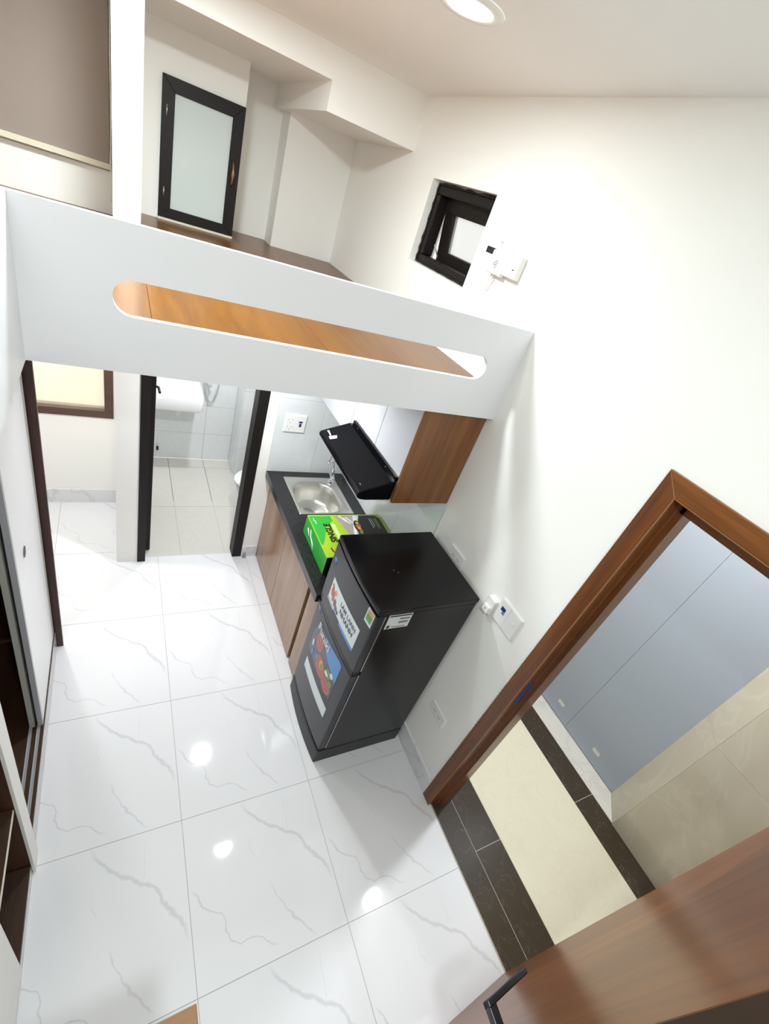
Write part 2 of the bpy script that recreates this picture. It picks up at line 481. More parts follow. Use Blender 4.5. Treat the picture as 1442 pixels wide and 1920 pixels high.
MB().box(XL - .05, XR + .15, YK - .05, 2.95, ZC, ZC + .1).build('ceiling', M_CEIL, kind='structure', label='off-white painted ceiling over the studio', cat='ceiling')
# dropped beams over the loft
MB().box(XL, 0.91, 2.908, 4.1, 2.853, ZC + .1).build('beam', M_WALL, kind='structure', label='white ceiling beam above the frosted glass hatch', cat='beam')
MB().box(0.91, XR, 2.908, 4.1, 2.733, ZC + .1).build('beam', M_WALL, kind='structure', label='lower white ceiling beam meeting the wall with the small black window', cat='beam')

# right wall with small window (y 2.01-2.60) and entrance opening (y -0.17-0.62)
us = [YK, -.17, .62, 2.01, 2.60, 4.1]; zs = [0, 2.06, 2.252, 2.64, ZC + .1]
grid_wall('wall_right', 0, XR, XR + .15, us, zs, {(1, 0), (3, 2)}, M_WALL, label='tall white wall holding the entrance door and the small black window', cat='wall')
MB().box(XL - .12, XL, YK, 3.4, 0, ZC + .1).build('wall_left', M_WALL, kind='structure', label='white wall behind the wardrobe', cat='wall')
MB().box(XL - .1, XR + .15, YK - .12, YK, 0, ZC + .1).build('wall_front', M_WALL, kind='structure', label='white wall behind the viewpoint', cat='wall')
# exterior wall of the alcove, two windows
us = [XL, -.80, -.027, 0.0]; zs = [0, .713, 1.60, 2.150, 2.84, ZC + .1]
grid_wall('wall_back', 1, 3.285, 3.42, us, zs, {(1, 1), (1, 3)}, M_WALL, label='white alcove wall with the brown framed window and the blind', cat='wall')
# wall between alcove and bathroom
MB().box(-.014, .107, YB, 4.0, 0, ZLB).build('partition_wall', M_WALL, kind='structure', label='narrow white wall end left of the bathroom door', cat='wall')
MB().box(-.014, .092, YB, 3.6, ZL, 2.853).box(-.014, .092, YB, 2.908, 2.853, ZC).build('column', M_WALL, kind='structure', label='white column on the loft between the blind and the glass hatch', cat='column')
# bathroom front wall right of the door, with the bath walls
MB().box(.80, XR, YB, 2.70, 0, ZLB).build('wall_bathroom_front', M_WALL, kind='structure', label='white wall between the bathroom door and the kitchen counter', cat='wall')
wb = MB().box(.0, XR + .15, 3.965, 4.1, 0, ZLB).build('wall_bathroom_back', M_BGROUT, kind='structure', label='pale tiled rear wall of the bathroom behind the basin', cat='wall')
wc = MB().box(.934, XR, 3.745, 3.965, 0, ZLB).build('column', M_BGROUT, kind='structure', label='pale tiled boxed column in the bathroom corner', cat='column')
zr = [0.0, .275, .555, .835, 1.115, 1.395, 1.675, ZLB]
for j in range(len(zr) - 1):
    for x0, x1 in ((.107, .682), (.682, .926)):
        MB().box(x0 + .001, x1 - .001, 3.957, 3.965, zr[j] + .001, zr[j + 1] - .001).build('tile', M_BWALL, wb)
    MB().box(.926, .934, 3.737, 3.956, zr[j] + .001, zr[j + 1] - .001).build('tile', M_BWALL, wc)
    MB().box(.936, XR - .001, 3.737, 3.745, zr[j] + .001, zr[j + 1] - .001).build('tile', M_BWALL, wc)
# loft walls
MB().box(.092, .662, 3.63, 4.1, ZL, 2.853).build('wall_hatch', M_WALL, kind='structure', label='off-white loft wall carrying the frosted glass hatch', cat='wall')
MB().box(.662, .967, 4.0, 4.1, ZL, 2.853).build('wall_recess', M_WALL, kind='structure', label='recessed off-white loft wall beside the glass hatch', cat='wall')
MB().box(.967, XR, 3.80, 4.1, ZL, 2.733).build('column', M_WALL, kind='structure', label='wide white boxed column in the loft corner', cat='column')

# baseboards
MB().box(1.42, XR, .664, 1.46, 0, .130).build('baseboard_right', M_SKIRT, kind='structure', bevel=.001, label='grey marble skirting under the low socket beside the refrigerator', cat='baseboard')
MB().box(XL, -.014, 3.273, 3.285, 0, .116).build('baseboard_back', M_SKIRT, kind='structure', bevel=.001, label='white marble skirting under the brown alcove window', cat='baseboard')
MB().box(.80, .912, YB - .012, YB, 0, .10).build('baseboard_kitchen', M_SKIRT, kind='structure', bevel=.001, label='short marble skirting beside the bathroom door stop', cat='baseboard')

# ------------------------------------------------------------------ loft platform
lf = MB().box(XL, XR, YF + .02, 4.0, ZLB, ZL - .018).box(XL, -.21, -.6, YF + .02, ZLB, ZL - .018).build('floor_loft', M_WHITE2, kind='structure', label='loft platform under the glossy brown boards', cat='loft floor')
for x0, x1 in ((XL, -.506), (-.506, .094), (.094, .697), (.697, XR)):
    MB().box(x0 + .0007, x1 - .0007, YF + .02, 3.285 if x1 < .1 else 4.0, ZL - .018, ZL).build('board', M_LOFTWOOD, lf)

def stadium_panel():
    """guard panel in the plane y = YF with a long rounded slot"""
    x0, x1, z0, z1 = -.209, XR, ZLB - .002, 2.240
    a, b, c, d = -.011, 1.276, 2.014, 2.108
    r = (d - c) / 2; zc = (c + d) / 2
    up = [(a + r - r * math.cos(t), zc + r * math.sin(t)) for t in [math.pi / 2 * k / 10 for k in range(11)]]
    up += [(b - r + r * math.sin(t), zc + r * math.cos(t)) for t in [math.pi / 2 * k / 10 for k in range(11)]]
    lo = [(x, 2 * zc - z) for x, z in up]
    mb = MB()
    n = len(up)
    for y, fl in ((YF, False), (YF + .02, True)):
        top = [(x0, zc), *up, (x1, zc), (x1, z1), (x0, z1)]
        bot = [(x0, zc), *lo, (x1, zc), (x1, z0), (x0, z0)]
        for poly in (top, bot):
            mb.add([(x, y, z) for x, z in poly], [tuple(range(len(poly)))])
    for pts in (up, lo):
        vs = [(x, YF, z) for x, z in pts] + [(x, YF + .02, z) for x, z in pts]
        mb.add(vs, [(i, i + 1, n + i + 1, n + i) for i in range(n - 1)], True)
    for (p, q) in (((x0, z0), (x1, z0)), ((x1, z0), (x1, z1)), ((x1, z1), (x0, z1)), ((x0, z1), (x0, z0))):
        mb.add([(p[0], YF, p[1]), (q[0], YF, q[1]), (q[0], YF + .02, q[1]), (p[0], YF + .02, p[1])], [(0, 1, 2, 3)])
    return mb
sp_ = stadium_panel()
gp = sp_.build('loft_guard_panel', M_WHITE, label='long white loft guard panel with a rounded slot', cat='railing')
bm = bmesh.new(); bm.from_mesh(gp.data); bmesh.ops.remove_doubles(bm, verts=bm.verts, dist=1e-5); bmesh.ops.recalc_face_normals(bm, faces=bm.faces); bm.to_mesh(gp.data); bm.free()
MB().box(-.229, -.209, -.6, YF + .02, ZLB - .002, 2.240).build('loft_guard_panel', M_WHITE, label='plain white loft guard panel running above the wardrobe', cat='railing')

# ------------------------------------------------------------------ windows
def frame_rect(axis, a, b, u0, u1, z0, z1, w, parent, m, name='frame_rail', bevel=.003):
    """four separate bars; axis = depth axis"""
    rs = [(u0, u1, z0, z0 + w), (u0, u1, z1 - w, z1), (u0, u0 + w, z0 + w, z1 - w), (u1 - w, u1, z0 + w, z1 - w)]
    for p, q, r, s in rs:
        mb = MB()
        if axis == 0: mb.box(a, b, p, q, r, s)
        else: mb.box(p, q, a, b, r, s)
        mb.build(name, m, parent, bevel=bevel)

w1 = empty('window_1', (-.41, 3.33, .713), 'brown framed window low in the white alcove', 'window', kind='structure')
frame_rect(1, 3.278, 3.36, -.80, -.027, .713, 1.60, .052, w1, M_BROWNFR)
MB().box(-.75, -.078, 3.318, 3.324, .764, 1.55).build('pane', M_PANEW, w1)
w2 = empty('window_2', (-.41, 3.33, 2.15), 'window behind the taupe roller blind on the loft', 'window', kind='structure')
frame_rect(1, 3.30, 3.37, -.80, -.027, 2.150, 2.84, .05, w2, M_BLINDRAIL)
MB().box(-.75, -.076, 3.333, 3.339, 2.20, 2.79).build('pane', M_PANE, w2)

w3 = empty('window_3', (1.5, 2.3, 2.252), 'small black framed awning window in the tall white wall', 'window', kind='structure')
frame_rect(0, 1.478, 1.545, 2.01, 2.60, 2.252, 2.628, .045, w3, M_BLACKFR, bevel=.006)
# ragged black sealant bead round the frame
def bead(p, q, n=16):
    pts, rs = [], []
    for i in range(n + 1):
        t = i / n
        pts.append([p[k] + (q[k] - p[k]) * t + random.uniform(-.0012, .0012) for k in range(3)]); rs.append(.006 + random.uniform(-.0025, .003))
    MB().tube(pts, rs, 6).build('sealant_bead', M_BLACKFR, w3)
bead((1.476, 2.594, 2.256), (1.476, 2.594, 2.628)); bead((1.476, 2.015, 2.630), (1.476, 2.594, 2.630)); bead((1.476, 2.015, 2.258), (1.476, 2.594, 2.258))
# sash, hinged at the top and pushed outwards a little
def sash_pt(x, y, z):
    t = math.radians(9)
    dz = z - 2.58
    return (1.545 + (x - 1.545) * math.cos(t) - dz * math.sin(t), y, 2.58 + dz * math.cos(t) + (x - 1.545) * math.sin(t))
def sash_bar(u0, u1, z0, z1, name, m, xa=1.53, xb=1.56):
    mb = MB().box(xa, xb, u0, u1, z0, z1)
    mb.v = [sash_pt(*p) for p in mb.v]
    return mb.build(name, m, w3, bevel=.003 if name != 'pane' else 0)
sash_bar(2.06, 2.555, 2.285, 2.345, 'sash_rail', M_BLACKFR); sash_bar(2.06, 2.555, 2.52, 2.60, 'sash_rail', M_BLACKFR)
sash_bar(2.06, 2.115, 2.345, 2.52, 'sash_rail', M_BLACKFR); sash_bar(2.46, 2.555, 2.345, 2.52, 'sash_rail', M_BLACKFR)
sash_bar(2.115, 2.46, 2.345, 2.52, 'pane', M_PANE, 1.543, 1.547)
MB().tube([(1.53, 2.538, 2.36), (1.58, 2.541, 2.30)], .004, 6).build('stay_arm', M_ALU, w3)

# ------------------------------------------------------------------ entrance door (structure)
d1 = empty('door_1', (1.49, .2, 0), 'open brown wooden entrance door in a red-brown frame', 'door', kind='structure')
x0c, x1c = 1.418, XR
# casing with mitred corner
fr_v = MB(); fr_v.prism([(.664, 0), (.664, 2.105), (.602, 2.041), (.602, 0)], 0, x0c, x1c)
fr_v.build('casing', M_DOORWOOD, d1, bevel=.003)
fr_h = MB(); fr_h.prism([(.664, 2.105), (.602, 2.041), (-.17, 2.041), (-.234, 2.105)], 0, x0c, x1c)
fr_h.build('casing', M_DOORWOOD_H, d1, bevel=.003)
MB().prism([(-.234, 0), (-.234, 2.105), (-.17, 2.041), (-.17, 0)], 0, x0c, x1c).build('casing', M_DOORWOOD, d1, bevel=.003)
MB().box(x0c - .0012, x0c + .004, .6008, .6026, 0, 2.041).build('edge_line', M_EDGEWOOD, d1)  # lighter strip: chipped casing edge with a bevel highlight painted in
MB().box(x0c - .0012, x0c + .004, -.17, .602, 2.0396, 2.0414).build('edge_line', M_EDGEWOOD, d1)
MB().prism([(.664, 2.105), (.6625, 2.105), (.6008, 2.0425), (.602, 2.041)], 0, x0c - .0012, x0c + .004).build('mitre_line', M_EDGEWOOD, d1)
# jamb lining with rabbet and stop
MB().prism([(XR - .002, .62), (XR - .002, .602), (1.472, .602), (1.472, .594), (1.484, .594), (1.484, .578), (1.552, .578), (1.552, .62)], 2, 0, 2.06).build('jamb', M_DOORWOOD, d1, bevel=.0015)
MB().box(XR - .002, 1.552, -.19, -.17, 0, 2.06).build('jamb', M_DOORWOOD, d1, bevel=.0015)
MB().prism([(XR - .002, 2.06), (XR - .002, 2.041), (1.472, 2.041), (1.472, 2.02), (1.484, 2.02), (1.484, 1.995), (1.552, 1.995), (1.552, 2.06)], 1, -.17, .60).build('head_lining', M_DOORWOOD_H, d1, bevel=.0015)
MB().box(1.446, 1.470, .5995, .602, .955, 1.10).build('tape_strip', M_BLUE, d1).__setitem__('label', 'torn blue tape over the strike plate')
# leaf, opened a little past square into the room
HX, HY, FX = 1.428, -.091, .645
sl = (-.119 + .091) / (1.108 - 1.436)      # slope of the leaf in plan
dx, dy = -1 / math.hypot(1, sl), -sl / math.hypot(1, sl)
LW = (HX - FX) / -dx
def leaf_pt(u, n, z):
    """u along the leaf from the hinge, n out of the room-side face"""
    return (HX + dx * u - dy * n * -1 * -1, HY + dy * u + (-dx) * n, z)
def leaf_box(u0, u1, n0, n1, z0, z1):
    mb = MB().box(u0, u1, n0, n1, z0, z1)
    mb.v = [leaf_pt(*p) for p in mb.v]
    return mb
leaf = leaf_box(0, LW, -.04, 0, .008, 2.032).build('door_leaf', M_LEAF, d1, bevel=.002)
leaf_box(LW, LW + .0015, -.0395, -.0005, .009, 2.031).build('edge_band', M_LEAFEDGE, leaf)
def leaf_path(ps, r, name):
    mb = MB().tube([leaf_pt(*p) for p in ps], r, 8)
    return mb
uh = .645
leaf_box(uh - .027, uh + .027, 0, .008, .955, 1.010).build('handle_rose', M_BLACKM, leaf, bevel=.003)
leaf_box(uh - .027, uh + .027, 0, .006, .87, .92).build('lock_rose', M_BLACKM, leaf, bevel=.003)
mbh = leaf_box(uh - .012, uh + .012, .008, .070, .970, .996)
mbh2 = leaf_box(uh - .130, uh + .012, .055, .070, .968, .998)
mbh.v += mbh2.v; mbh.f += [tuple(i + 8 for i in f) for f in mbh2.f]; mbh.sm += mbh2.sm
mbh.build('lever_handle', M_BLACKM, leaf, bevel=.003)

# ------------------------------------------------------------------ bathroom door (structure)
d2 = empty('door_2', (.45, 2.65, 0), 'dark framed bathroom door standing open', 'door', kind='structure')
MB().box(.107, .155, YB - .008, 2.70, 0, ZLB).build('jamb', M_BLACKFR, d2, bevel=.002)
MB().box(.735, .80, YB - .008, 2.70, 0, ZLB).build('jamb', M_BLACKFR, d2, bevel=.002)
MB().box(.155, .735, YB - .008, 2.70, ZLB - .05, ZLB).build('head', M_BLACKFR, d2, bevel=.002)
lf2 = MB().box(.150, .188, 2.703, 3.375, .012, ZLB - .055).build('door_leaf', M_BLACKFR, d2, bevel=.002)
hz = .975
MB().box(.188, .196, 3.285, 3.33, hz - .08, hz + .06).build('handle_plate', M_BLACKM, lf2, bevel=.002)
MB().tube([(.196, 3.31, hz), (.235, 3.31, hz), (.244, 3.30, hz), (.246, 3.22, hz)], .009, 8).build('lever_handle', M_BLACKM, lf2)
MB().tube([(.196, 3.31, hz - .055), (.222, 3.31, hz - .055)], .008, 8).build('thumb_turn', M_BLACKM, lf2)

# ------------------------------------------------------------------ hatch (structure)
d3 = empty('door_3', (.44, 3.6, 1.966), 'small black framed frosted glass hatch on the loft', 'door', kind='structure')
Y0 = 3.605
for poly in ([(.219, 1.968), (.661, 1.968), (.5955, 2.0235), (.285, 2.0235)], [(.219, 2.648), (.661, 2.648), (.5955, 2.581), (.285, 2.581)],
             [(.219, 1.968), (.219, 2.648), (.285, 2.581), (.285, 2.0235)], [(.661, 1.968), (.661, 2.648), (.5955, 2.581), (.5955, 2.0235)]):
    MB().prism(poly, 1, Y0, 3.63).build('frame_rail', M_BLACKFR, d3, bevel=.002)
MB().box(.283, .598, Y0 + .012, Y0 + .018, 2.021, 2.583).build('pane', M_FROST, d3)
for z0, z1 in ((2.470, 2.521), (2.078, 2.131)):
    MB().tube([(.2455, Y0 - .003, z0), (.2455, Y0 - .003, z1)], .004, 8).build('hinge', M_SILVER, d3)
hp = [(.622, Y0 - .002, 2.363), (.622, Y0 - .016, 2.352), (.622, Y0 - .026, 2.33), (.622, Y0 - .029, 2.306), (.622, Y0 - .026, 2.282), (.622, Y0 - .016, 2.26), (.622, Y0 - .002, 2.249)]
MB().tube(hp, [.009, .005, .0055, .009, .0055, .005, .009], 10).build('pull_handle', M_BRONZE, d3)
MB().box(.215, .662, 3.598, 3.63, ZL, 1.967).build('sealant_bead', M_BLINDRAIL, d3, bevel=.003)

# ------------------------------------------------------------------ corridor
cf = MB().box(XR + .007, 2.80, -1.6, 1.7, -.06, -.0008).build('floor_corridor', M_GROUT, kind='structure', label='corridor floor of cream and dark stone outside the entrance', cat='floor')
def slab(x0, x1, y0, y1, m, z=0.0):
    MB().box(x0 + .0013, x1 - .0013, y0 + .0013, y1 - .0013, -.0008, z).build('slab', m, cf)
for y0, y1 in ((-1.6, -.87), (-.87, .93), (.93, 1.7)): slab(1.441, 1.5655, y0, y1, M_DARKST)
for y0, y1 in ((-1.6, -.27), (-.27, .333), (.333, .933), (.933, 1.7)):
    slab(1.5655, 1.736, y0, y1, M_DARKST)
    slab(2.333, 2.497, y0, y1, M_DARKST)
for y0, y1 in ((-1.6, -.9), (-.9, 1.0), (1.0, 1.7)): slab(1.736, 2.333, y0, y1, M_CREAM)
for y0, y1 in ((-1.6, .93), (.93, 1.7)): slab(2.497, 2.64, y0, y1, M_LEDGE, .001)
gw = MB().box(2.652, 2.76, -1.6, 1.7, 0, 2.66).build('wall_corridor', M_HOLE, kind='structure', label='blue-grey panelled wall across the corridor', cat='wall')
for y0, y1 in ((-1.6, -.5), (-.5, .735), (.735, 1.7)):
    MB().box(2.64, 2.652, y0 + .0008, y1 - .0008, .006, 2.66).build('panel', M_GREY, gw)
for yy, zz in ((.849, .11), (.505, .101)):
    MB().box(2.6385, 2.64, yy - .026, yy + .026, zz - .014, zz + .014).build('tape_mark', M_LEDGE, gw)  # small pale tape marks on the grey panels
sw = MB().prism([(2.4915, -1.6), (2.4915, .1630), (2.6365, .2925), (2.645, .2925), (2.645, -1.6)], 2, 0, 2.66).build('wall_stone', M_GROUT, kind='structure', label='polished tan stone pier at the edge of the doorway view', cat='wall')
zt_ = [.0, .885, 1.77, 2.655]
for j in range(3):
    for y0, y1 in ((-1.05, -.45), (-.45, .163)):
        MB().box(2.490, 2.4915, y0 + .001, y1 - .001, zt_[j] + .001, zt_[j + 1] - .001).build('tile', M_TAN, sw)
    MB().prism([(2.4905, .165), (2.4918, .1636), (2.6367, .2929), (2.6354, .2943)], 2, zt_[j] + .001, zt_[j + 1] - .001).build('tile', M_TAN, sw)
MB().box(XR + .15, 2.80, -1.7, 1.8, 2.66, 2.76).build('ceiling_corridor', M_CEIL, kind='structure', label='white corridor ceiling', cat='ceiling')
MB().box(XR + .15, 2.80, 1.7, 1.8, 0, 2.66).build('wall_corridor_end', M_WALL, kind='structure', label='white end wall of the corridor', cat='wall')
MB().box(XR + .15, 2.80, -1.7, -1.6, 0, 2.66).build('wall_corridor_end', M_WALL, kind='structure', label='white near end wall of the corridor', cat='wall')
# yard wall outside the alcove window
MB().box(-1.6, .3, 4.75, 4.85, -.3, 3.2).build('wall_yard', M_YARD, kind='structure', label='cream wall outside the alcove window', cat='wall')
MB().box(-1.6, .0, 3.43, 4.75, -.3, -.25).build('ground', M_YARD, kind='structure', label='pale ground outside the alcove window', cat='ground')

# ================================================================== KITCHEN
def vpanel_x(x0, x1, y0, y1, z0, z1, name, m, parent, bevel=.0015):
    return MB().box(x0, x1, y0, y1, z0, z1).build(name, m, parent, bevel=bevel)

bc = empty('base_cabinet', (1.17, 2.03, 0), 'brown wood base cabinet under the black granite worktop', 'cabinet')
for a in ((.936, XR - .001, 1.475, 1.493, 0, .733), (.936, XR - .001, 2.585, YB - .001, 0, .733)):
    MB().box(*a).build('carcass_side', M_CABDARK, bc)
MB().box(XR - .010, XR - .001, 1.493, 2.585, 0, .733).build('carcass_back', M_CABDARK, bc)
MB().box(.936, XR - .010, 1.493, 2.585, .05, .068).build('carcass_bottom', M_CABDARK, bc)
MB().box(.936, .954, 1.493, 2.585, .068, .733).build('carcass_front', M_CABDARK, bc)
for y0, y1 in ((2.117, 2.585), (1.650, 2.113)):
    vpanel_x(.914, .934, y0, y1, .004, .733, 'door', M_CABF, bc)
vpanel_x(.914, .934, 1.475, 1.612, .004, .733, 'end_panel', M_CABF, bc)
vpanel_x(.914, .934, 2.589, YB, .004, .733, 'filler_strip', M_CABF, bc)

wt = MB()
SX0, SX1, SY0, SY1 = .976, 1.325, 2.123, 2.518
wt.box(.869, SX0, 1.458, YB, .752, .785).box(SX1, XR, 1.458, YB, .752, .785).box(SX0, SX1, 1.458, SY0, .752, .785).box(SX0, SX1, SY1, YB, .752, .785)
wt.box(.869, .889, 1.458, YB, .735, .752)
wt.build('countertop', M_GRANITE, label='black granite worktop with the steel sink let in', cat='countertop')

def rrect(cx, cy, hx, hy, r, z, n=8):
    pts = []
    for (sx, sy, a0) in ((1, 1, 0), (-1, 1, 90), (-1, -1, 180), (1, -1, 270)):
        for k in range(n + 1):
            a = math.radians(a0 + 90 * k / n)
            pts.append((cx + sx * (hx - r) + r * math.cos(a), cy + sy * (hy - r) + r * math.sin(a), z))
    return pts
sk = empty('kitchen_sink', (1.15, 2.32, .785), 'stainless steel single bowl sink set in black granite', 'sink')
cx, cy = 1.151, 2.322
bcx, bcy = 1.135, 2.295
R = [rrect(cx, cy, .186, .205, .006, .7855), rrect(cx, cy, .186, .205, .006, .7885), rrect(cx, cy, .180, .199, .006, .7895), rrect(bcx, bcy, .150, .165, .10, .788),
     rrect(bcx, bcy, .144, .159, .10, .780), rrect(bcx, bcy, .137, .152, .10, .72), rrect(bcx, bcy, .130, .145, .10, .665), rrect(bcx, bcy, .112, .127, .09, .645), rrect(bcx, bcy, .05, .05, .05, .640)]
MB().rings(R, cap0=False, cap1=True).build('bowl', M_STEEL, sk)
MB().disc((bcx - .02, bcy + .03, .6405), .042, 2, .004).build('strainer', M_CHROME, sk)
MB().disc((bcx - .02, bcy + .03, .6445), .015, 2, .006).build('strainer_knob', M_CHROME, sk)

fc = empty('kitchen_faucet', (1.285, 2.462, .7885), 'chrome kitchen tap with hooked spout behind the sink', 'faucet')
MB().disc((1.285, 2.462, .7885), .024, 2, .012).build('base_flange', M_CHROME, fc)
MB().tube([(1.285, 2.462, .80), (1.285, 2.462, .86)], .014, 12).build('body', M_CHROME, fc)
MB().tube([(1.285, 2.500, .845), (1.285, 2.424, .845)], .011, 10).build('valve', M_CHROME, fc)
MB().tube([(1.285, 2.424, .845), (1.27, 2.405, .848), (1.235, 2.395, .852)], [.009, .007, .005], 8).build('handle', M_CHROME, fc)
MB().tube([(1.285, 2.462, .86), (1.279, 2.462, .92), (1.272, 2.46, .99), (1.263, 2.458, 1.012), (1.245, 2.452, 1.022), (1.228, 2.444, 1.012), (1.222, 2.440, .985), (1.222, 2.438, .965)], .0085, 10).build('spout', M_CHROME, fc)
for i in range(4):
    MB().tube([(1.252 - .012 * i + .02, 2.435, 1.0 - .012 * i), (1.252 - .012 * i + .034, 2.437, 1.002 - .012 * i)], .0105, 10).build('spring_ring', M_CHROME, fc)

# backsplash tiles: on the end wall and along the right wall
bs = MB().box(.868, XR - .001, YB - .006, YB - .001, .785, ZLB).build('backsplash', M_GROUT, label='pale glossy backsplash beside the bathroom door above the worktop', cat='backsplash')
for x0, x1 in ((.868, 1.173), (1.173, XR - .008)):
    for z0, z1 in ((.785, 1.325), (1.325, ZLB)):
        MB().box(x0 + .0006, x1 - .0006, YB - .010, YB - .006, z0 + .0006, z1 - .0006).build('tile', M_SPLASH, bs)
bs2 = MB().box(XR - .004, XR - .001, 1.46, YB - .010, .785, 1.363).build('backsplash', M_GROUT, label='pale glossy backsplash under the wall cabinet behind the stove box', cat='backsplash')
for y0, y1 in ((1.46, 1.80), (1.80, 2.40), (2.40, YB - .010)):
    MB().box(XR - .008, XR - .004, y0 + .0006, y1 - .0006, .785 + .0006, 1.362).build('tile', M_SPLASH, bs2)

uc = empty('wall_cabinet', (1.27, 2.0, 1.363), 'wall cabinet with white doors and a brown end panel', 'cabinet')
MB().box(1.13, XR - .009, 1.49, YB - .011, 1.368, ZLB - .005).build('carcass', M_WHITE2, uc)
vpanel_x(1.104, XR - .001, 1.471, 1.489, 1.363, ZLB - .003, 'end_panel', M_CAB, uc)
for y0, y1 in ((1.491, 1.7838), (1.7872, 2.0925), (2.0959, 2.585)):
    vpanel_x(1.111, 1.129, y0, y1, 1.366, ZLB - .006, 'door', M_CABWHITE, uc)

# range hood
hd = empty('range_hood', (1.02, 1.77, 1.36), 'black sloping range hood fixed to the white cabinet doors', 'range hood')
ya, yb = 1.4915, 2.055
prof = [(1.106, 1.366), (.972, 1.364), (.945, 1.368), (.931, 1.376), (.924, 1.388), (.926, 1.400), (.935, 1.409), (.955, 1.417), (1.07, 1.463), (1.082, 1.468), (1.106, 1.468)]
MB().prism(prof, 1, ya, yb).build('body', M_BLACK, hd, bevel=.005)
MB().box(1.092, 1.1085, ya + .004, yb - .02, 1.4685, 1.494).build('back_flange', M_BLACK, hd, bevel=.001)
MB().box(.985, 1.06, ya + .05, yb - .05, 1.354, 1.3635).build('grease_tray', M_BLACKM, hd, bevel=.002)
for yy in (1.60, 1.965):
    MB().disc((1.0915, yy, 1.482), .004, 0, -.002, 10).build('screw', M_SILVER, hd)
def hood_pt(u, v):
    """u along +y measured from the far end, v up the slope from the front edge"""
    t = v / .124
    return (.955 + (1.07 - .955) * t, u, 1.4185 + (1.463 - 1.417) * t)
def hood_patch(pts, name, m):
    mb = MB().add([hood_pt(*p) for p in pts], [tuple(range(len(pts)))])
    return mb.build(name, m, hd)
hood_patch([(1.978, -.008), (1.967, .034), (1.941, .025), (1.949, -.010)], 'sticker', M_STWHITE)  # flat white marks on the sloping top of the hood
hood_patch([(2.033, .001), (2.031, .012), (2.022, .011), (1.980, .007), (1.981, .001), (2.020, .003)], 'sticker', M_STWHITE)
MB().box(.9525, .956, 1.535, 1.552, 1.4172, 1.4186).build('indicator', M_SILVER, hd)

# gas stove carton
cb = empty('stove_carton', (1.17, 1.775, .785), 'green carton printed SINGLE on the worktop behind the refrigerator', 'box')
BX0, BX1, BY0, BY1, BZ = .940, 1.408, 1.598, 1.957, .909
MB().box(BX0, BX1, BY0, BY1, .786, BZ).build('carton_body', M_LIME, cb, bevel=.002)
MB().box(BX0 - .0006, BX0, BY0 + .004, BY1 - .004, .789, BZ - .003).build('side_print', M_GREEN, cb)
MB().box(BX0 + .002, BX1 - .002, BY0 - .0006, BY0, .789, BZ - .003).build('end_print', M_BOXDARK, cb)
def top_print(pts, m, dz=.0004, name='top_print'):
    return MB().prism(pts, 2, BZ, BZ + dz).build(name, m, cb)
top_print([(BX0 + .003, BY1 - .012), (1.075, BY1 - .012), (1.075, 1.90), (1.02, 1.85), (.985, 1.76), (.955, 1.70), (BX0 + .003, 1.70)], M_GREEN)
top_print([(1.10, BY1 - .012), (1.222, BY1 - .012), (1.222, 1.60), (1.15, 1.60), (1.15, 1.70), (1.135, 1.78), (1.12, 1.86)], M_PHOTO)
top_print([(1.222, BY1 - .012), (1.262, BY1 - .012), (1.215, 1.86), (1.19, 1.78), (1.19, 1.60), (1.17, 1.60), (1.17, 1.78)], M_STWHITE, .0006)
top_print([(1.262, BY1 - .012), (1.372, BY1 - .012), (1.396, BY1 - .04), (1.396, 1.61), (1.20, 1.61), (1.20, 1.78), (1.225, 1.86)], M_BOXBLACK, .0008)
ell = [(1.222 + .026 * math.cos(a), 1.838 + .062 * math.sin(a)) for a in [2 * math.pi * k / 20 for k in range(20)]]
top_print(ell, M_INKBLK, .0010)
for i, (px, py, mm, r) in enumerate(((1.225, 1.875, M_STORANGE, .011), (1.229, 1.850, M_STRED, .012), (1.222, 1.828, M_STORANGE, .012), (1.226, 1.806, M_STRED, .011), (1.222, 1.788, M_STGREEN, .010), (1.212, 1.848, M_STGREEN, .007))):
    top_print([(px + r * math.cos(a), py + r * 1.2 * math.sin(a)) for a in [2 * math.pi * k / 10 for k in range(10)]], mm, .0012 + i * .0001)
for px, py in ((1.13, 1.92), (1.15, 1.90), (1.17, 1.905)):
    top_print([(px - .005, py + .025), (px + .005, py + .025), (px + .035, py - .03), (px + .028, py - .034)], M_STWHITE, .0007)
# lettering reads from the near end towards the far end, tops towards the left
def carton_uv(cx_, cy_, z=.0009):
    return lambda u, v: (cx_ - v, cy_ + u, BZ + z)
text_mesh('SINGLE', .054, carton_uv(1.030, 1.794), 'lettering', M_INKBLK, cb, .0024, .92)
top_print([(1.056, 1.872), (1.078, 1.872), (1.082, 1.71), (1.060, 1.71)], M_PALELIME, .0010)
for k, (x_, l_) in enumerate(((1.318, .09), (1.332, .075), (1.352, .10), (1.362, .085))):
    top_print([(x_, 1.915), (x_ + .0035, 1.915), (x_ + .0035, 1.915 - l_), (x_, 1.915 - l_)], M_STWHITE if k < 2 else M_LIME, .0011)
top_print([(.995, 1.665), (1.025, 1.655), (1.035, 1.64), (1.02, 1.625), (.995, 1.64)], M_STORANGE, .0009)
top_print([(.985, 1.67), (.99, 1.64), (1.01, 1.615), (1.03, 1.61), (1.026, 1.617), (1.008, 1.625), (.996, 1.645), (.992, 1.67)], M_INKBLK, .0010)
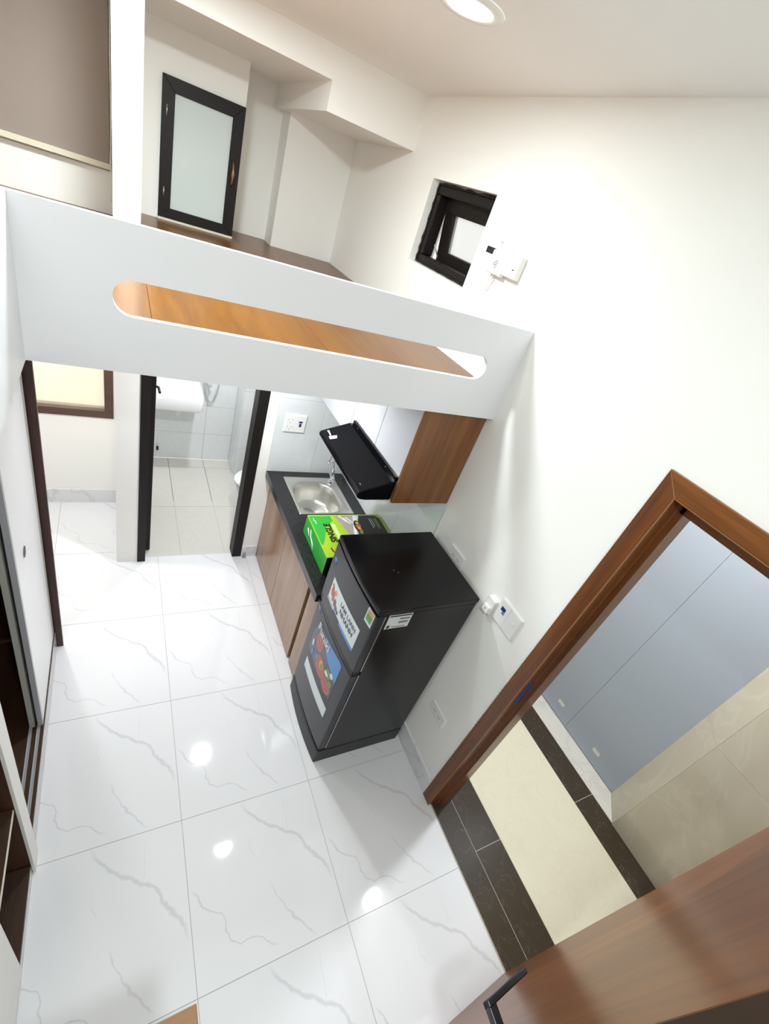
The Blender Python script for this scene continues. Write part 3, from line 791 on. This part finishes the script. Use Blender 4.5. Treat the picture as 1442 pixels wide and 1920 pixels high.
# white brand squiggles printed on the green faces
MB().tube([(.968, 1.925, BZ + .0004), (.962, 1.905, BZ + .0004), (.972, 1.898, BZ + .0004), (.966, 1.882, BZ + .0004), (.976, 1.875, BZ + .0004)], .0022, 6).build('logo_print', M_STWHITE, cb)
MB().tube([(BX0 - .0008, 1.775, .800), (BX0 - .0008, 1.80, .83), (BX0 - .0008, 1.84, .845), (BX0 - .0008, 1.86, .88)], [.004, .005, .004, .002], 6).build('logo_print', M_STWHITE, cb)
MB().tube([(BX0 - .0008, 1.86, .83), (BX0 - .0008, 1.90, .86)], .004, 6).build('logo_print', M_STWHITE, cb)

# ------------------------------------------------------------------ refrigerator
rf = empty('refrigerator', (1.14, 1.22, 0), 'small black two door refrigerator with printed stickers', 'refrigerator')
FY0, FY1 = .985, 1.452
yc = (FY0 + FY1) / 2; hw = (FY1 - FY0) / 2
def bow(y, edge, mid):
    t = (y - yc) / hw
    return edge + (mid - edge) * (1 - t * t)
def bow_plan(edge, mid, back, inset=0.0, n=14):
    pts = [(back, FY0 + inset)]
    for k in range(n + 1):
        y = FY0 + inset + (FY1 - FY0 - 2 * inset) * k / n
        pts.append((bow(y, edge, mid), y))
    pts.append((back, FY1 - inset))
    return pts
MB().box(.928, 1.398, FY0, FY1, .115, 1.168).build('cabinet_body', M_FRIDGE, rf, bevel=.004)
MB().prism(bow_plan(.884, .870, 1.402, -.002), 2, 1.168, 1.195).build('top_cover', M_FRIDGE, rf, bevel=.006, seg=3)
MB().prism(bow_plan(.884, .868, 1.40, -.002), 2, .0, .112).build('base_plinth', M_FRBASE, rf, bevel=.006, seg=3)
DE, DM = .884, .871
fd = MB().prism(bow_plan(DE, DM, .920), 2, .792, 1.160).build('freezer_door', M_FRDOOR, rf, bevel=.006, seg=3)
ld = MB().prism(bow_plan(DE, DM, .920), 2, .128, .766).build('fridge_door', M_FRDOOR, rf, bevel=.006, seg=3)
MB().prism(bow_plan(DE + .002, DM + .002, .925, .004), 2, .7665, .7915).build('grip_band', M_BLACK, rf, bevel=.002)
MB().prism(bow_plan(DE - .004, DM - .004, .90, .002), 2, 1.1605, 1.1675).build('top_lip', M_BLACK, rf)
for z0, z1 in ((.130, .764), (.794, 1.158)):
    MB().box(.921, .927, FY0 - .0008, FY1 + .0008, z0, z1).build('door_gasket', M_SILVER, rf)
for yy in (FY0 + .02, FY1 - .02):
    MB().box(1.37, 1.395, yy - .015, yy + .015, .112, .15).build('rear_foot', M_BLACKM, rf)
MB().tube([(1.05, 1.20, 1.1955), (1.05, 1.20, 1.197)], .003, 8).build('screw_cover', M_SILVER, rf)
MB().tube([(1.068, 1.185, 1.1955), (1.068, 1.185, 1.197)], .003, 8).build('screw_cover', M_SILVER, rf)
def door_pt(y, z, off=.0008):
    return (bow(y, DE, DM) - off, y, z)
def door_patch(poly, m, off, parent, name='sticker'):
    """polygon of (y, z) laid on the bowed door, cut into narrow columns"""
    mb = MB()
    ys = sorted(set([p[0] for p in poly])); y0, y1 = ys[0], ys[-1]
    n = 10
    def span(y):
        zs_ = []
        for i in range(len(poly)):
            (ya_, za_), (yb_, zb_) = poly[i], poly[(i + 1) % len(poly)]
            if abs(yb_ - ya_) < 1e-9: 
                if abs(y - ya_) < 1e-9: zs_ += [za_, zb_]
                continue
            t = (y - ya_) / (yb_ - ya_)
            if -1e-6 <= t <= 1 + 1e-6: zs_.append(za_ + (zb_ - za_) * t)
        return min(zs_), max(zs_)
    vs = []
    for k in range(n + 1):
        y = y0 + (y1 - y0) * k / n
        y = min(max(y, y0), y1)
        lo_, hi_ = span(y)
        vs += [door_pt(y, lo_, off), door_pt(y, hi_, off)]
    mb.add(vs, [(2 * k, 2 * k + 1, 2 * k + 3, 2 * k + 2) for k in range(n)], True)
    return mb.build(name, m, parent)
def quad(y0, y1, z0, z1): return [(y0, z0), (y1, z0), (y1, z1), (y0, z1)]
def blob(y, z, ry, rz, n=14): return [(y + ry * math.cos(2 * math.pi * k / n), z + rz * math.sin(2 * math.pi * k / n)) for k in range(n)]
# freezer door
st = door_patch(quad(1.045, 1.365, .885, 1.010), M_STWHITE, .0008, fd)
st['label'] = 'long white sticker with fruit and blue Vietnamese lettering'
door_patch(quad(1.045, 1.20, .868, .885), M_STBLUE, .0008, fd)
door_patch(quad(1.28, 1.37, .873, .880), M_STWHITE, .0008, fd)
for i, (a, b, c, d, mm) in enumerate(((1.335, .945, .017, .030, M_STRED), (1.315, .930, .013, .032, M_STRED), (1.30, .965, .012, .016, M_STORANGE), (1.285, .918, .016, .022, M_STGREY), (1.262, .905, .015, .014, M_STGREY), (1.345, .975, .010, .010, M_STRED), (1.24, .90, .010, .010, M_INK))):
    door_patch(blob(a, b, c, d), mm, .0012 + .0001 * i, fd, 'fruit_print')
def door_text(s, size, y, z, m, parent, bold=0.0, sx=1.0, off=.0016, shear=0.0):
    return text_mesh(s, size, lambda u, v: door_pt(y - u - v * shear, z + v, off), 'lettering', m, parent, bold, sx)
door_text('LÀM LẠNH', .034, 1.150, .972, M_INK, fd, .0006, 1.0)
door_text('NHANH', .040, 1.150, .934, M_INK, fd, .0010, 1.0)
en = door_patch(quad(.998, 1.050, 1.078, 1.158), M_STWHITE, .0008, fd); en['label'] = 'small green energy rating label'
door_patch(quad(1.004, 1.044, 1.092, 1.130), M_STGREEN, .0012, fd); door_patch(quad(1.004, 1.044, 1.131, 1.150), M_STORANGE, .0012, fd)
door_patch([(1.428, 1.085), (1.40, 1.092), (1.39, 1.075), (1.405, 1.062)], M_STBLUE, .0008, fd)
door_patch([(1.405, 1.078), (1.39, 1.075), (1.39, 1.060), (1.402, 1.055)], M_INK, .0011, fd)
# lower door
pic = door_patch([(1.06, .47), (1.385, .47), (1.385, .60), (1.355, .705), (1.075, .745), (1.06, .735)], M_STGREY, .0008, ld)
pic['label'] = 'printed sticker with tomatoes, blue sky and white brand lettering'
door_patch([(1.062, .60), (1.20, .64), (1.24, .715), (1.075, .742), (1.062, .735)], M_STBLUE, .0011, ld)
for i, (a, b, c, d, mm) in enumerate(((1.285, .625, .045, .055, M_STRED), (1.215, .53, .06, .058, M_STRED), (1.12, .505, .052, .045, M_STRED), (1.21, .545, .022, .03, M_STORANGE), (1.205, .54, .012, .018, M_STGREEN), (1.13, .58, .028, .03, M_STGREEN), (1.145, .565, .020, .014, M_STWHITE), (1.10, .605, .016, .016, M_STWHITE), (1.09, .555, .016, .020, M_STGREEN), (1.35, .55, .010, .026, M_STWHITE), (1.33, .50, .012, .02, M_STBLUE), (1.27, .535, .010, .02, M_STBLUE))):
    door_patch(blob(a, b, c, d), mm, .0013 + .0001 * i, ld, 'tomato_print')  # white blobs here are glare painted over the picture
door_text('Funiki', .068, 1.268, .688, M_STWHITE, ld, .0016, 1.0, .0030)
door_patch(quad(1.047, 1.366, .335, .412), M_STWHITE, .0008, ld)
door_patch([(1.425, .755), (1.40, .760), (1.385, .735), (1.40, .728)], M_STBLUE, .0008, ld)
door_patch([(1.402, .748), (1.388, .742), (1.386, .722), (1.398, .720)], M_INK, .0011, ld)
# white data label on the side
sl_ = MB().box(.942, 1.056, FY0 - .0006, FY0, 1.078, 1.163).build('data_label', M_STWHITE, rf); sl_['label'] = 'white data label with black bars'
MB().box(.946, 1.052, FY0 - .001, FY0 - .0006, 1.151, 1.159).build('printed_bar', M_INKBLK, sl_)
for x0, x1, z0, z1 in ((1.00, 1.048, 1.132, 1.138), (1.0, 1.045, 1.115, 1.119), (1.0, 1.045, 1.108, 1.112), (.95, .963, 1.082, 1.10), (.975, 1.04, 1.085, 1.0885)):
    MB().box(x0, x1, FY0 - .001, FY0 - .0006, z0, z1).build('printed_bar', M_INKBLK, sl_)

# ================================================================== WALL FITTINGS
def plate_x(name, y0, y1, z0, z1, label, cat, group=None, d=.009):
    e = empty(name, (XR, (y0 + y1) / 2, z0), label, cat, group)
    MB().box(XR - d, XR, y0, y1, z0, z1).build('face_plate', M_PLASTIC, e, bevel=.002)
    return e
def pins_x(e, y, z, x=XR - .009, s=1.0):
    for dyy, dzz in ((-.006, 0), (.006, 0)):
        MB().box(x - .0004, x, y + dyy * s - .0015, y + dyy * s + .0015, z - .004, z + .004).build('socket_hole', M_HOLE, e)
o1 = plate_x('wall_socket', 1.188, 1.308, 1.163, 1.238, 'white double socket just above the refrigerator top', 'socket')
pins_x(o1, 1.268, 1.20); pins_x(o1, 1.226, 1.20)
o3 = plate_x('wall_socket', .800, .922, .418, .488, 'white double socket low on the wall near the door frame', 'socket')
pins_x(o3, .882, .453); pins_x(o3, .840, .453)
s1 = plate_x('light_switch', .767, .902, 1.168, 1.290, 'white two gang switch plate with a blue sticker beside the door', 'switch')
MB().box(XR - .0108, XR - .009, .838, .898, 1.172, 1.286).build('socket_module', M_PLASTIC, s1, bevel=.001)
MB().box(XR - .0108, XR - .009, .771, .831, 1.172, 1.286).build('rocker', M_PLASTIC, s1, bevel=.001)
MB().disc((XR - .0108, .800, 1.236), .010, 0, -.003, 14).build('push_button', M_PLASTIC, s1)
MB().box(XR - .0114, XR - .0108, .858, .884, 1.238, 1.258).build('sticker', M_INK, s1)
MB().box(XR - .0114, XR - .0108, .856, .872, 1.225, 1.236).build('sticker', M_STBLUE, s1)
ad = empty('plug_adaptor', (XR, .937, 1.163), 'small white plug adaptor between the refrigerator and the switch plate', 'adaptor')
MB().box(XR - .022, XR, .912, .962, 1.166, 1.246).build('casing', M_PLASTIC, ad, bevel=.004)
MB().box(XR - .034, XR - .022, .918, .956, 1.170, 1.205).build('plug_face', M_PLASTIC, ad, bevel=.003)
MB().disc((XR - .034, .938, 1.188), .003, 0, -.0008, 8).build('socket_hole', M_HOLE, ad)

# far wall double plate
fp = empty('wall_socket', (.988, YB - .010, 1.096), 'white two gang socket plate on the pale backsplash above the sink', 'socket')
yp = YB - .0105
MB().box(.917, 1.060, yp - .009, yp, 1.097, 1.221).build('face_plate', M_PLASTIC, fp, bevel=.002)
MB().box(.921, .986, yp - .0108, yp - .009, 1.101, 1.217).build('socket_module', M_PLASTIC, fp, bevel=.001)
MB().box(.990, 1.056, yp - .0108, yp - .009, 1.101, 1.217).build('switch_module', M_PLASTIC, fp, bevel=.001)
for xx, zz in ((.940, 1.186), (.966, 1.186), (.953, 1.168), (.940, 1.136), (.966, 1.136), (.953, 1.118)):
    MB().box(xx - .002, xx + .002, yp - .0112, yp - .0108, zz - .005, zz + .005).build('socket_hole', M_ALUG, fp)
MB().box(1.010, 1.034, yp - .0114, yp - .0108, 1.168, 1.180).build('sticker', M_INK, fp)
MB().box(1.014, 1.030, yp - .0114, yp - .0108, 1.140, 1.164).build('sticker', M_INK, fp)

# wireless boxes by the small window
pl = plate_x('wall_socket', 1.757, 1.862, 2.425, 2.494, 'white socket plate behind the white box near the small window', 'socket')
pins_x(pl, 1.838, 2.482, s=.7)
bh = MB().box(XR - .001, XR, 1.863, 1.938, 2.429, 2.454).build('wall_recess', M_HOLE, label='black rectangular cut in the white wall by the window', cat='wall recess', kind='structure')
rt = empty('network_box', (XR, 1.80, 2.36), 'white network box with grey print hanging by the small window', 'network box')
MB().box(XR - .036, XR - .0095, 1.742, 1.842, 2.362, 2.452).build('casing', M_PLASTIC, rt, bevel=.006, seg=3)
for z0, y0, l in ((2.398, 1.795, .03), (2.405, 1.795, .03), (2.412, 1.79, .02), (2.386, 1.79, .012), (2.392, 1.79, .012)):
    MB().box(XR - .0365, XR - .036, y0 - l / 2, y0 + l / 2, z0, z0 + .0025).build('print', M_STGREY, rt)
rt2 = empty('network_box', (XR, 1.70, 2.37), 'plain white network box with a small dark mark and hanging tab', 'network box')
MB().box(XR - .033, XR, 1.650, 1.741, 2.373, 2.462).build('casing', M_WHITE2, rt2, bevel=.006, seg=3)
MB().box(XR - .0335, XR - .033, 1.668, 1.680, 2.404, 2.408).build('print', M_INKBLK, rt2)
MB().box(XR - .0335, XR - .033, 1.724, 1.7255, 2.40, 2.43).build('print', M_ALUG, rt2)
tab = [(XR - .012, 1.695 + .010 * math.cos(a), 2.470 + .012 * math.sin(a)) for a in [2 * math.pi * k / 14 for k in range(15)]]
MB().tube(tab, .0022, 6).build('hanging_tab', M_PLASTIC, rt2)
cbl = [(XR - .015, 1.846, 2.44), (XR - .012, 1.870, 2.425), (XR - .012, 1.884, 2.40), (XR - .012, 1.878, 2.375), (XR - .012, 1.858, 2.368), (XR - .015, 1.842, 2.374)]
MB().tube(cbl, .003, 6).build('cable', M_PLASTIC, label='white cable looping beside the network boxes', cat='cable')
MB().tube([(XR - .014, 1.820, 2.361), (XR - .011, 1.832, 2.335), (XR - .010, 1.836, 2.305), (XR - .010, 1.830, 2.292), (XR - .011, 1.822, 2.302), (XR - .014, 1.806, 2.361)], .003, 6).build('cable', M_PLASTIC, label='short white cable loop hanging under the network box', cat='cable')

# ================================================================== WARDROBE
wd = empty('wardrobe', (-.6, 1.3, 0), 'built-in wardrobe with white sliding doors and open brown shelves', 'wardrobe')
FXW = -.297
MB().box(XL + .002, FXW, .957, 1.96, .0, .118).build('plinth', M_PLINTH, wd)
MB().box(XL + .002, FXW, .10, .885, .0, .060).build('plinth', M_PLINTH, wd)
MB().box(XL + .002, FXW - .001, .957, 1.96, .118, .134).build('bottom_board', M_WARDWOOD, wd)
MB().box(XL + .002, FXW - .001, .585, .885, .060, .076).build('bottom_board', M_WARDWOOD, wd)
MB().box(XL + .002, XL + .012, .585, 1.96, .134, ZLB - .004).build('back_panel', M_CABDARK, wd)
MB().box(XL + .002, -.268, 1.96, 1.978, 0, ZLB - .002).build('end_panel', M_ENDWOOD, wd, bevel=.001)
MB().box(XL + .002, -.296, .888, .955, 0, ZLB - .002).build('divider', M_CABDARK, wd)
MB().box(-.296, -.286, .885, .957, 0, ZLB - .002).build('divider_front', M_WHITE2, wd, bevel=.001)
MB().box(XL + .012, FXW, .957, 1.96, ZLB - .022, ZLB - .004).build('top_board', M_CABDARK, wd)
for zz in (.545, 1.02, 1.45):
    s = MB().box(XL + .012, FXW - .004, .585, .887, zz, zz + .018).build('shelf', M_WARDWOOD, wd)
    MB().box(FXW - .004, FXW - .002, .585, .885, zz, zz + .018).build('edge_band', M_BLINDRAIL, s)
MB().box(XL + .002, -.292, .10, .585, .060, ZLB - .002).build('front_panel', M_WHITE2, wd, bevel=.001)
MB().box(XL + .002, -.295, .583, .5855, .06, ZLB - .004).build('side_panel', M_WARDWOOD, wd)
# sliding doors, pushed together at the far end
for i, (xf, y0) in enumerate(((-.301, 1.437), (-.330, 1.434))):
    d = MB().box(xf - .017, xf, y0 + .002, 1.945 - .01 * i, .142, ZLB - .024).build('sliding_door', M_WHITE, wd)
    MB().box(xf - .018, xf + .0005, y0 - .016, y0 + .002, .142, ZLB - .024).build('edge_profile', M_ALU if i == 0 else M_ALUG, d)
    if i == 0:
        MB().box(xf, xf + .001, 1.905, 1.943, .142, ZLB - .024).build('edge_profile', M_ALUG, d)
        fp_ = MB().disc((xf, 1.575, 1.055), .030, 0, .0015, 24)
        fp_.build('flush_pull', M_CHROME, d)
        MB().disc((xf + .0015, 1.575, 1.055), .022, 0, .0006, 20).build('pull_recess', M_INKBLK, d)
    else:
        MB().box(xf + .0008, xf + .011, 1.44, 1.50, .15, ZLB - .03).build('brush_strip', M_INKBLK, d)
for xt in (-.322, -.351):
    t = MB().box(xt, xt + .012, .958, 1.955, .134, .1355).build('track', M_ALU, wd)
    for dxx in (.0, .0085):
        MB().box(xt + dxx, xt + dxx + .0035, .958, 1.955, .1355, .140).build('track_lip', M_ALU, t)

# ================================================================== BATHROOM THINGS
bs_ = empty('wash_basin', (.36, 3.78, .65), 'white rectangular wash basin seen through the bathroom doorway', 'wash basin')
bx0, bx1, by0, by1 = .10 + .09, .592, 3.600, 3.955
cxb, cyb = (bx0 + bx1) / 2, (by0 + by1) / 2
hx, hy = (bx1 - bx0) / 2, (by1 - by0) / 2
R = [rrect(cxb, cyb, hx - .015, hy - .004, .02, .655), rrect(cxb, cyb, hx, hy, .015, .665), rrect(cxb, cyb, hx, hy, .015, .795), rrect(cxb, cyb, hx - .004, hy - .004, .013, .800),
     rrect(cxb, cyb - .02, hx - .022, hy - .045, .03, .798), rrect(cxb, cyb - .02, hx - .035, hy - .06, .05, .74), rrect(cxb, cyb - .02, hx - .08, hy - .10, .05, .70)]
MB().rings(R).build('bowl', M_CERAMIC, bs_)
MB().disc((.408, 3.905, .7985), .013, 2, .003, 14).build('tap_hole_cap', M_STBLUE, bs_)
tr = [(.42, 3.78, .655), (.42, 3.78, .56), (.42, 3.79, .525), (.43, 3.82, .515), (.44, 3.845, .53), (.445, 3.87, .55), (.445, 3.955, .555)]
MB().tube(tr, .018, 10).build('waste_trap', M_PLASTIC, bs_)
MB().tube([(.42, 3.78, .645), (.42, 3.78, .66)], .03, 14).build('waste_collar', M_BLACKM, bs_)

vv = empty('angle_valve', (.30, 3.93, .12), 'small dark angle valve low on the bathroom wall under the basin', 'valve')
MB().tube([(.300, 3.956, .135), (.300, 3.92, .135)], .011, 8).build('body', M_CHROME, vv)
MB().tube([(.300, 3.925, .135), (.300, 3.905, .105)], .010, 8).build('knob', M_INKBLK, vv)

sh = empty('shower_hose', (.70, 3.94, .60), 'chrome shower hose hanging in a loop on the bathroom wall', 'shower hose')
hp = [(.625, 3.945, 1.05), (.628, 3.943, .90), (.636, 3.940, .78), (.655, 3.935, .69), (.680, 3.932, .625), (.702, 3.932, .603), (.724, 3.934, .625), (.742, 3.938, .68), (.757, 3.942, .76), (.765, 3.945, .88), (.768, 3.946, 1.10)]
MB().tube(hp, .0075, 8).build('hose', M_CHROME, sh)
MB().tube([(.655, 3.950, .80), (.672, 3.915, .775), (.695, 3.90, .765)], [.010, .011, .016], 8).build('mixer_spout', M_CHROME, sh)
MB().tube([(.768, 3.957, 1.10), (.768, 3.93, 1.10)], .012, 8).build('wall_elbow', M_CHROME, sh)

tl = empty('toilet', (1.1, 3.03, 0), 'white ceramic toilet half hidden behind the dark bathroom door jamb', 'toilet')
def egg(cx_, cy_, lx, ly, z, n=28):
    pts = []
    for k in range(n):
        a = 2 * math.pi * k / n
        e = 1.0 if math.cos(a) < 0 else .75
        pts.append((cx_ + lx * e * math.cos(a), cy_ + ly * math.sin(a), z))
    return pts
MB().rings([egg(1.14, 3.03, .22, .11, 0), egg(1.13, 3.03, .20, .10, .12), egg(1.06, 3.03, .24, .15, .28), egg(1.03, 3.03, .25, .18, .385), egg(1.03, 3.03, .245, .175, .392)]).build('bowl', M_CERAMIC, tl)
MB().rings([egg(1.03, 3.03, .252, .183, .394), egg(1.03, 3.03, .255, .186, .402), egg(1.03, 3.03, .250, .180, .415), egg(1.03, 3.03, .12, .09, .420)]).build('seat_lid', M_CERAMIC, tl)
MB().box(1.24, 1.425, 2.86, 3.20, .30, .78).build('cistern', M_CERAMIC, tl, bevel=.015, seg=3)

ds = empty('door_stop', (.82, 2.58, 0), 'small clear plastic door stop at the foot of the bathroom jamb', 'door stop')
MB().box(.806, .836, 2.572, 2.592, .0, .012).build('base', M_ALU, ds, bevel=.002)
MB().box(.808, .834, 2.574, 2.590, .012, .050).build('buffer', M_CLEAR, ds, bevel=.003)

# ================================================================== ROLLER BLIND
rb = empty('roller_blind', (-.42, 3.24, 2.15), 'taupe roller blind lowered over the loft window', 'blind')
MB().box(-.86, -.030, 3.244, 3.246, 2.185, 2.83).build('fabric', M_BLIND, rb)
MB().box(-.86, -.024, 3.235, 3.256, 2.160, 2.186).build('bottom_rail', M_BLINDRAIL, rb, bevel=.003)
MB().tube([(-.88, 3.245, 2.825), (-.02, 3.245, 2.825)], .022, 12).build('roller_tube', M_BLINDRAIL, rb)
cd = [(-.022, 3.228, 2.84), (-.024, 3.226, 2.6), (-.021, 3.227, 2.4), (-.026, 3.226, 2.2), (-.024, 3.226, 2.02)]
MB().tube(cd, .0022, 6).build('pull_cord', M_PLASTIC, rb)

# ================================================================== WOODEN STEP
stp = empty('stair_step', (-.09, -.2, 0), 'brown wooden stair tread at the bottom edge of the view', 'step')
MB().box(-.285, .119, -.55, .153, 1.17, 1.20).build('tread', M_STEPWOOD, stp, bevel=.0015)
MB().box(-.285, .100, .10, .118, 0, 1.17).build('riser', M_WHITE2, stp)
MB().box(.082, .100, -.55, .10, 0, 1.17).build('side_panel', M_WHITE2, stp)

# ================================================================== LAMPS
def downlight(x, y, z, power, colr, label, r=.055):
    e = empty('ceiling_downlight', (x, y, z), label, 'downlight', 'recessed ceiling downlights')
    ring = MB()
    n = 28
    RR = []
    for rr, zz in ((r * .80, z - .002), (r * .84, z - .007), (r * 1.12, z - .007), (r * 1.2, z - .001)):
        RR.append([(x + rr * math.cos(2 * math.pi * k / n), y + rr * math.sin(2 * math.pi * k / n), zz) for k in range(n)])
    ring.rings(RR, cap0=False, cap1=False).build('trim_ring', M_PLASTIC, e)
    MB().disc((x, y, z - .0005), r * .82, 2, -.003, n).build('lens', M_LENS, e)
    ld_ = bpy.data.lights.new('downlight_lamp', 'AREA'); ld_.shape = 'DISK'; ld_.size = r * 1.6
    ld_.energy = power; ld_.color = colr
    lo = bpy.data.objects.new('downlight_lamp', ld_); col.objects.link(lo)
    lo.parent = e; lo.location = (0, 0, -.0085)
    return e
downlight(.86, 1.648, ZC, P_CEIL * .11, WARM, 'round white downlight in the ceiling over the loft edge', .085)
downlight(.12, -.25, ZC, P_CEIL, WARM, 'unseen added downlight in the ceiling above the viewpoint', .085)  # added lamp out of view, lights the room from over the camera
downlight(.14, 2.0, ZC, P_OVER, WARM, 'unseen added downlight in the ceiling over the loft boards', .14)  # added lamp out of view, brightens the loft walls and hatch
downlight(.612, 2.059, ZLB - .0, P_LOFT, COOL, 'round downlight under the loft in front of the bathroom')
downlight(-.46, 2.68, ZLB - .0, 8.4, COOL, 'unseen added downlight under the loft in the alcove')  # added fill lamp for the alcove walls, kept out of view
downlight(.64, 3.25, ZLB - .0, P_BATH, COOL, 'round downlight in the bathroom ceiling')
downlight(1.99, .757, 2.66, P_CORR, COOL, 'round downlight in the corridor ceiling')
yl = empty('added_yard_lamp', (-.37, 4.23, 1.84), 'unseen added lamp outside the alcove window', 'lamp')  # unseen lamp added outside, placed by the bright spot on the alcove floor
MB().disc((-.37, 4.23, 1.84), .07, 2, .03).build('housing', M_PLASTIC, yl)
MB().disc((-.37, 4.23, 1.839), .055, 2, -.004).build('lens', M_LENS, yl)
MB().box(-.39, -.35, 4.23, 4.75, 1.87, 1.885).build('bracket', M_PLASTIC, yl)
yd = bpy.data.lights.new('added_yard_light', 'AREA'); yd.shape = 'DISK'; yd.size = .1; yd.energy = P_YARD; yd.color = (1, .975, .90)
yo = bpy.data.objects.new('added_yard_light', yd); col.objects.link(yo); yo.parent = yl; yo.location = (0, 0, -.012)
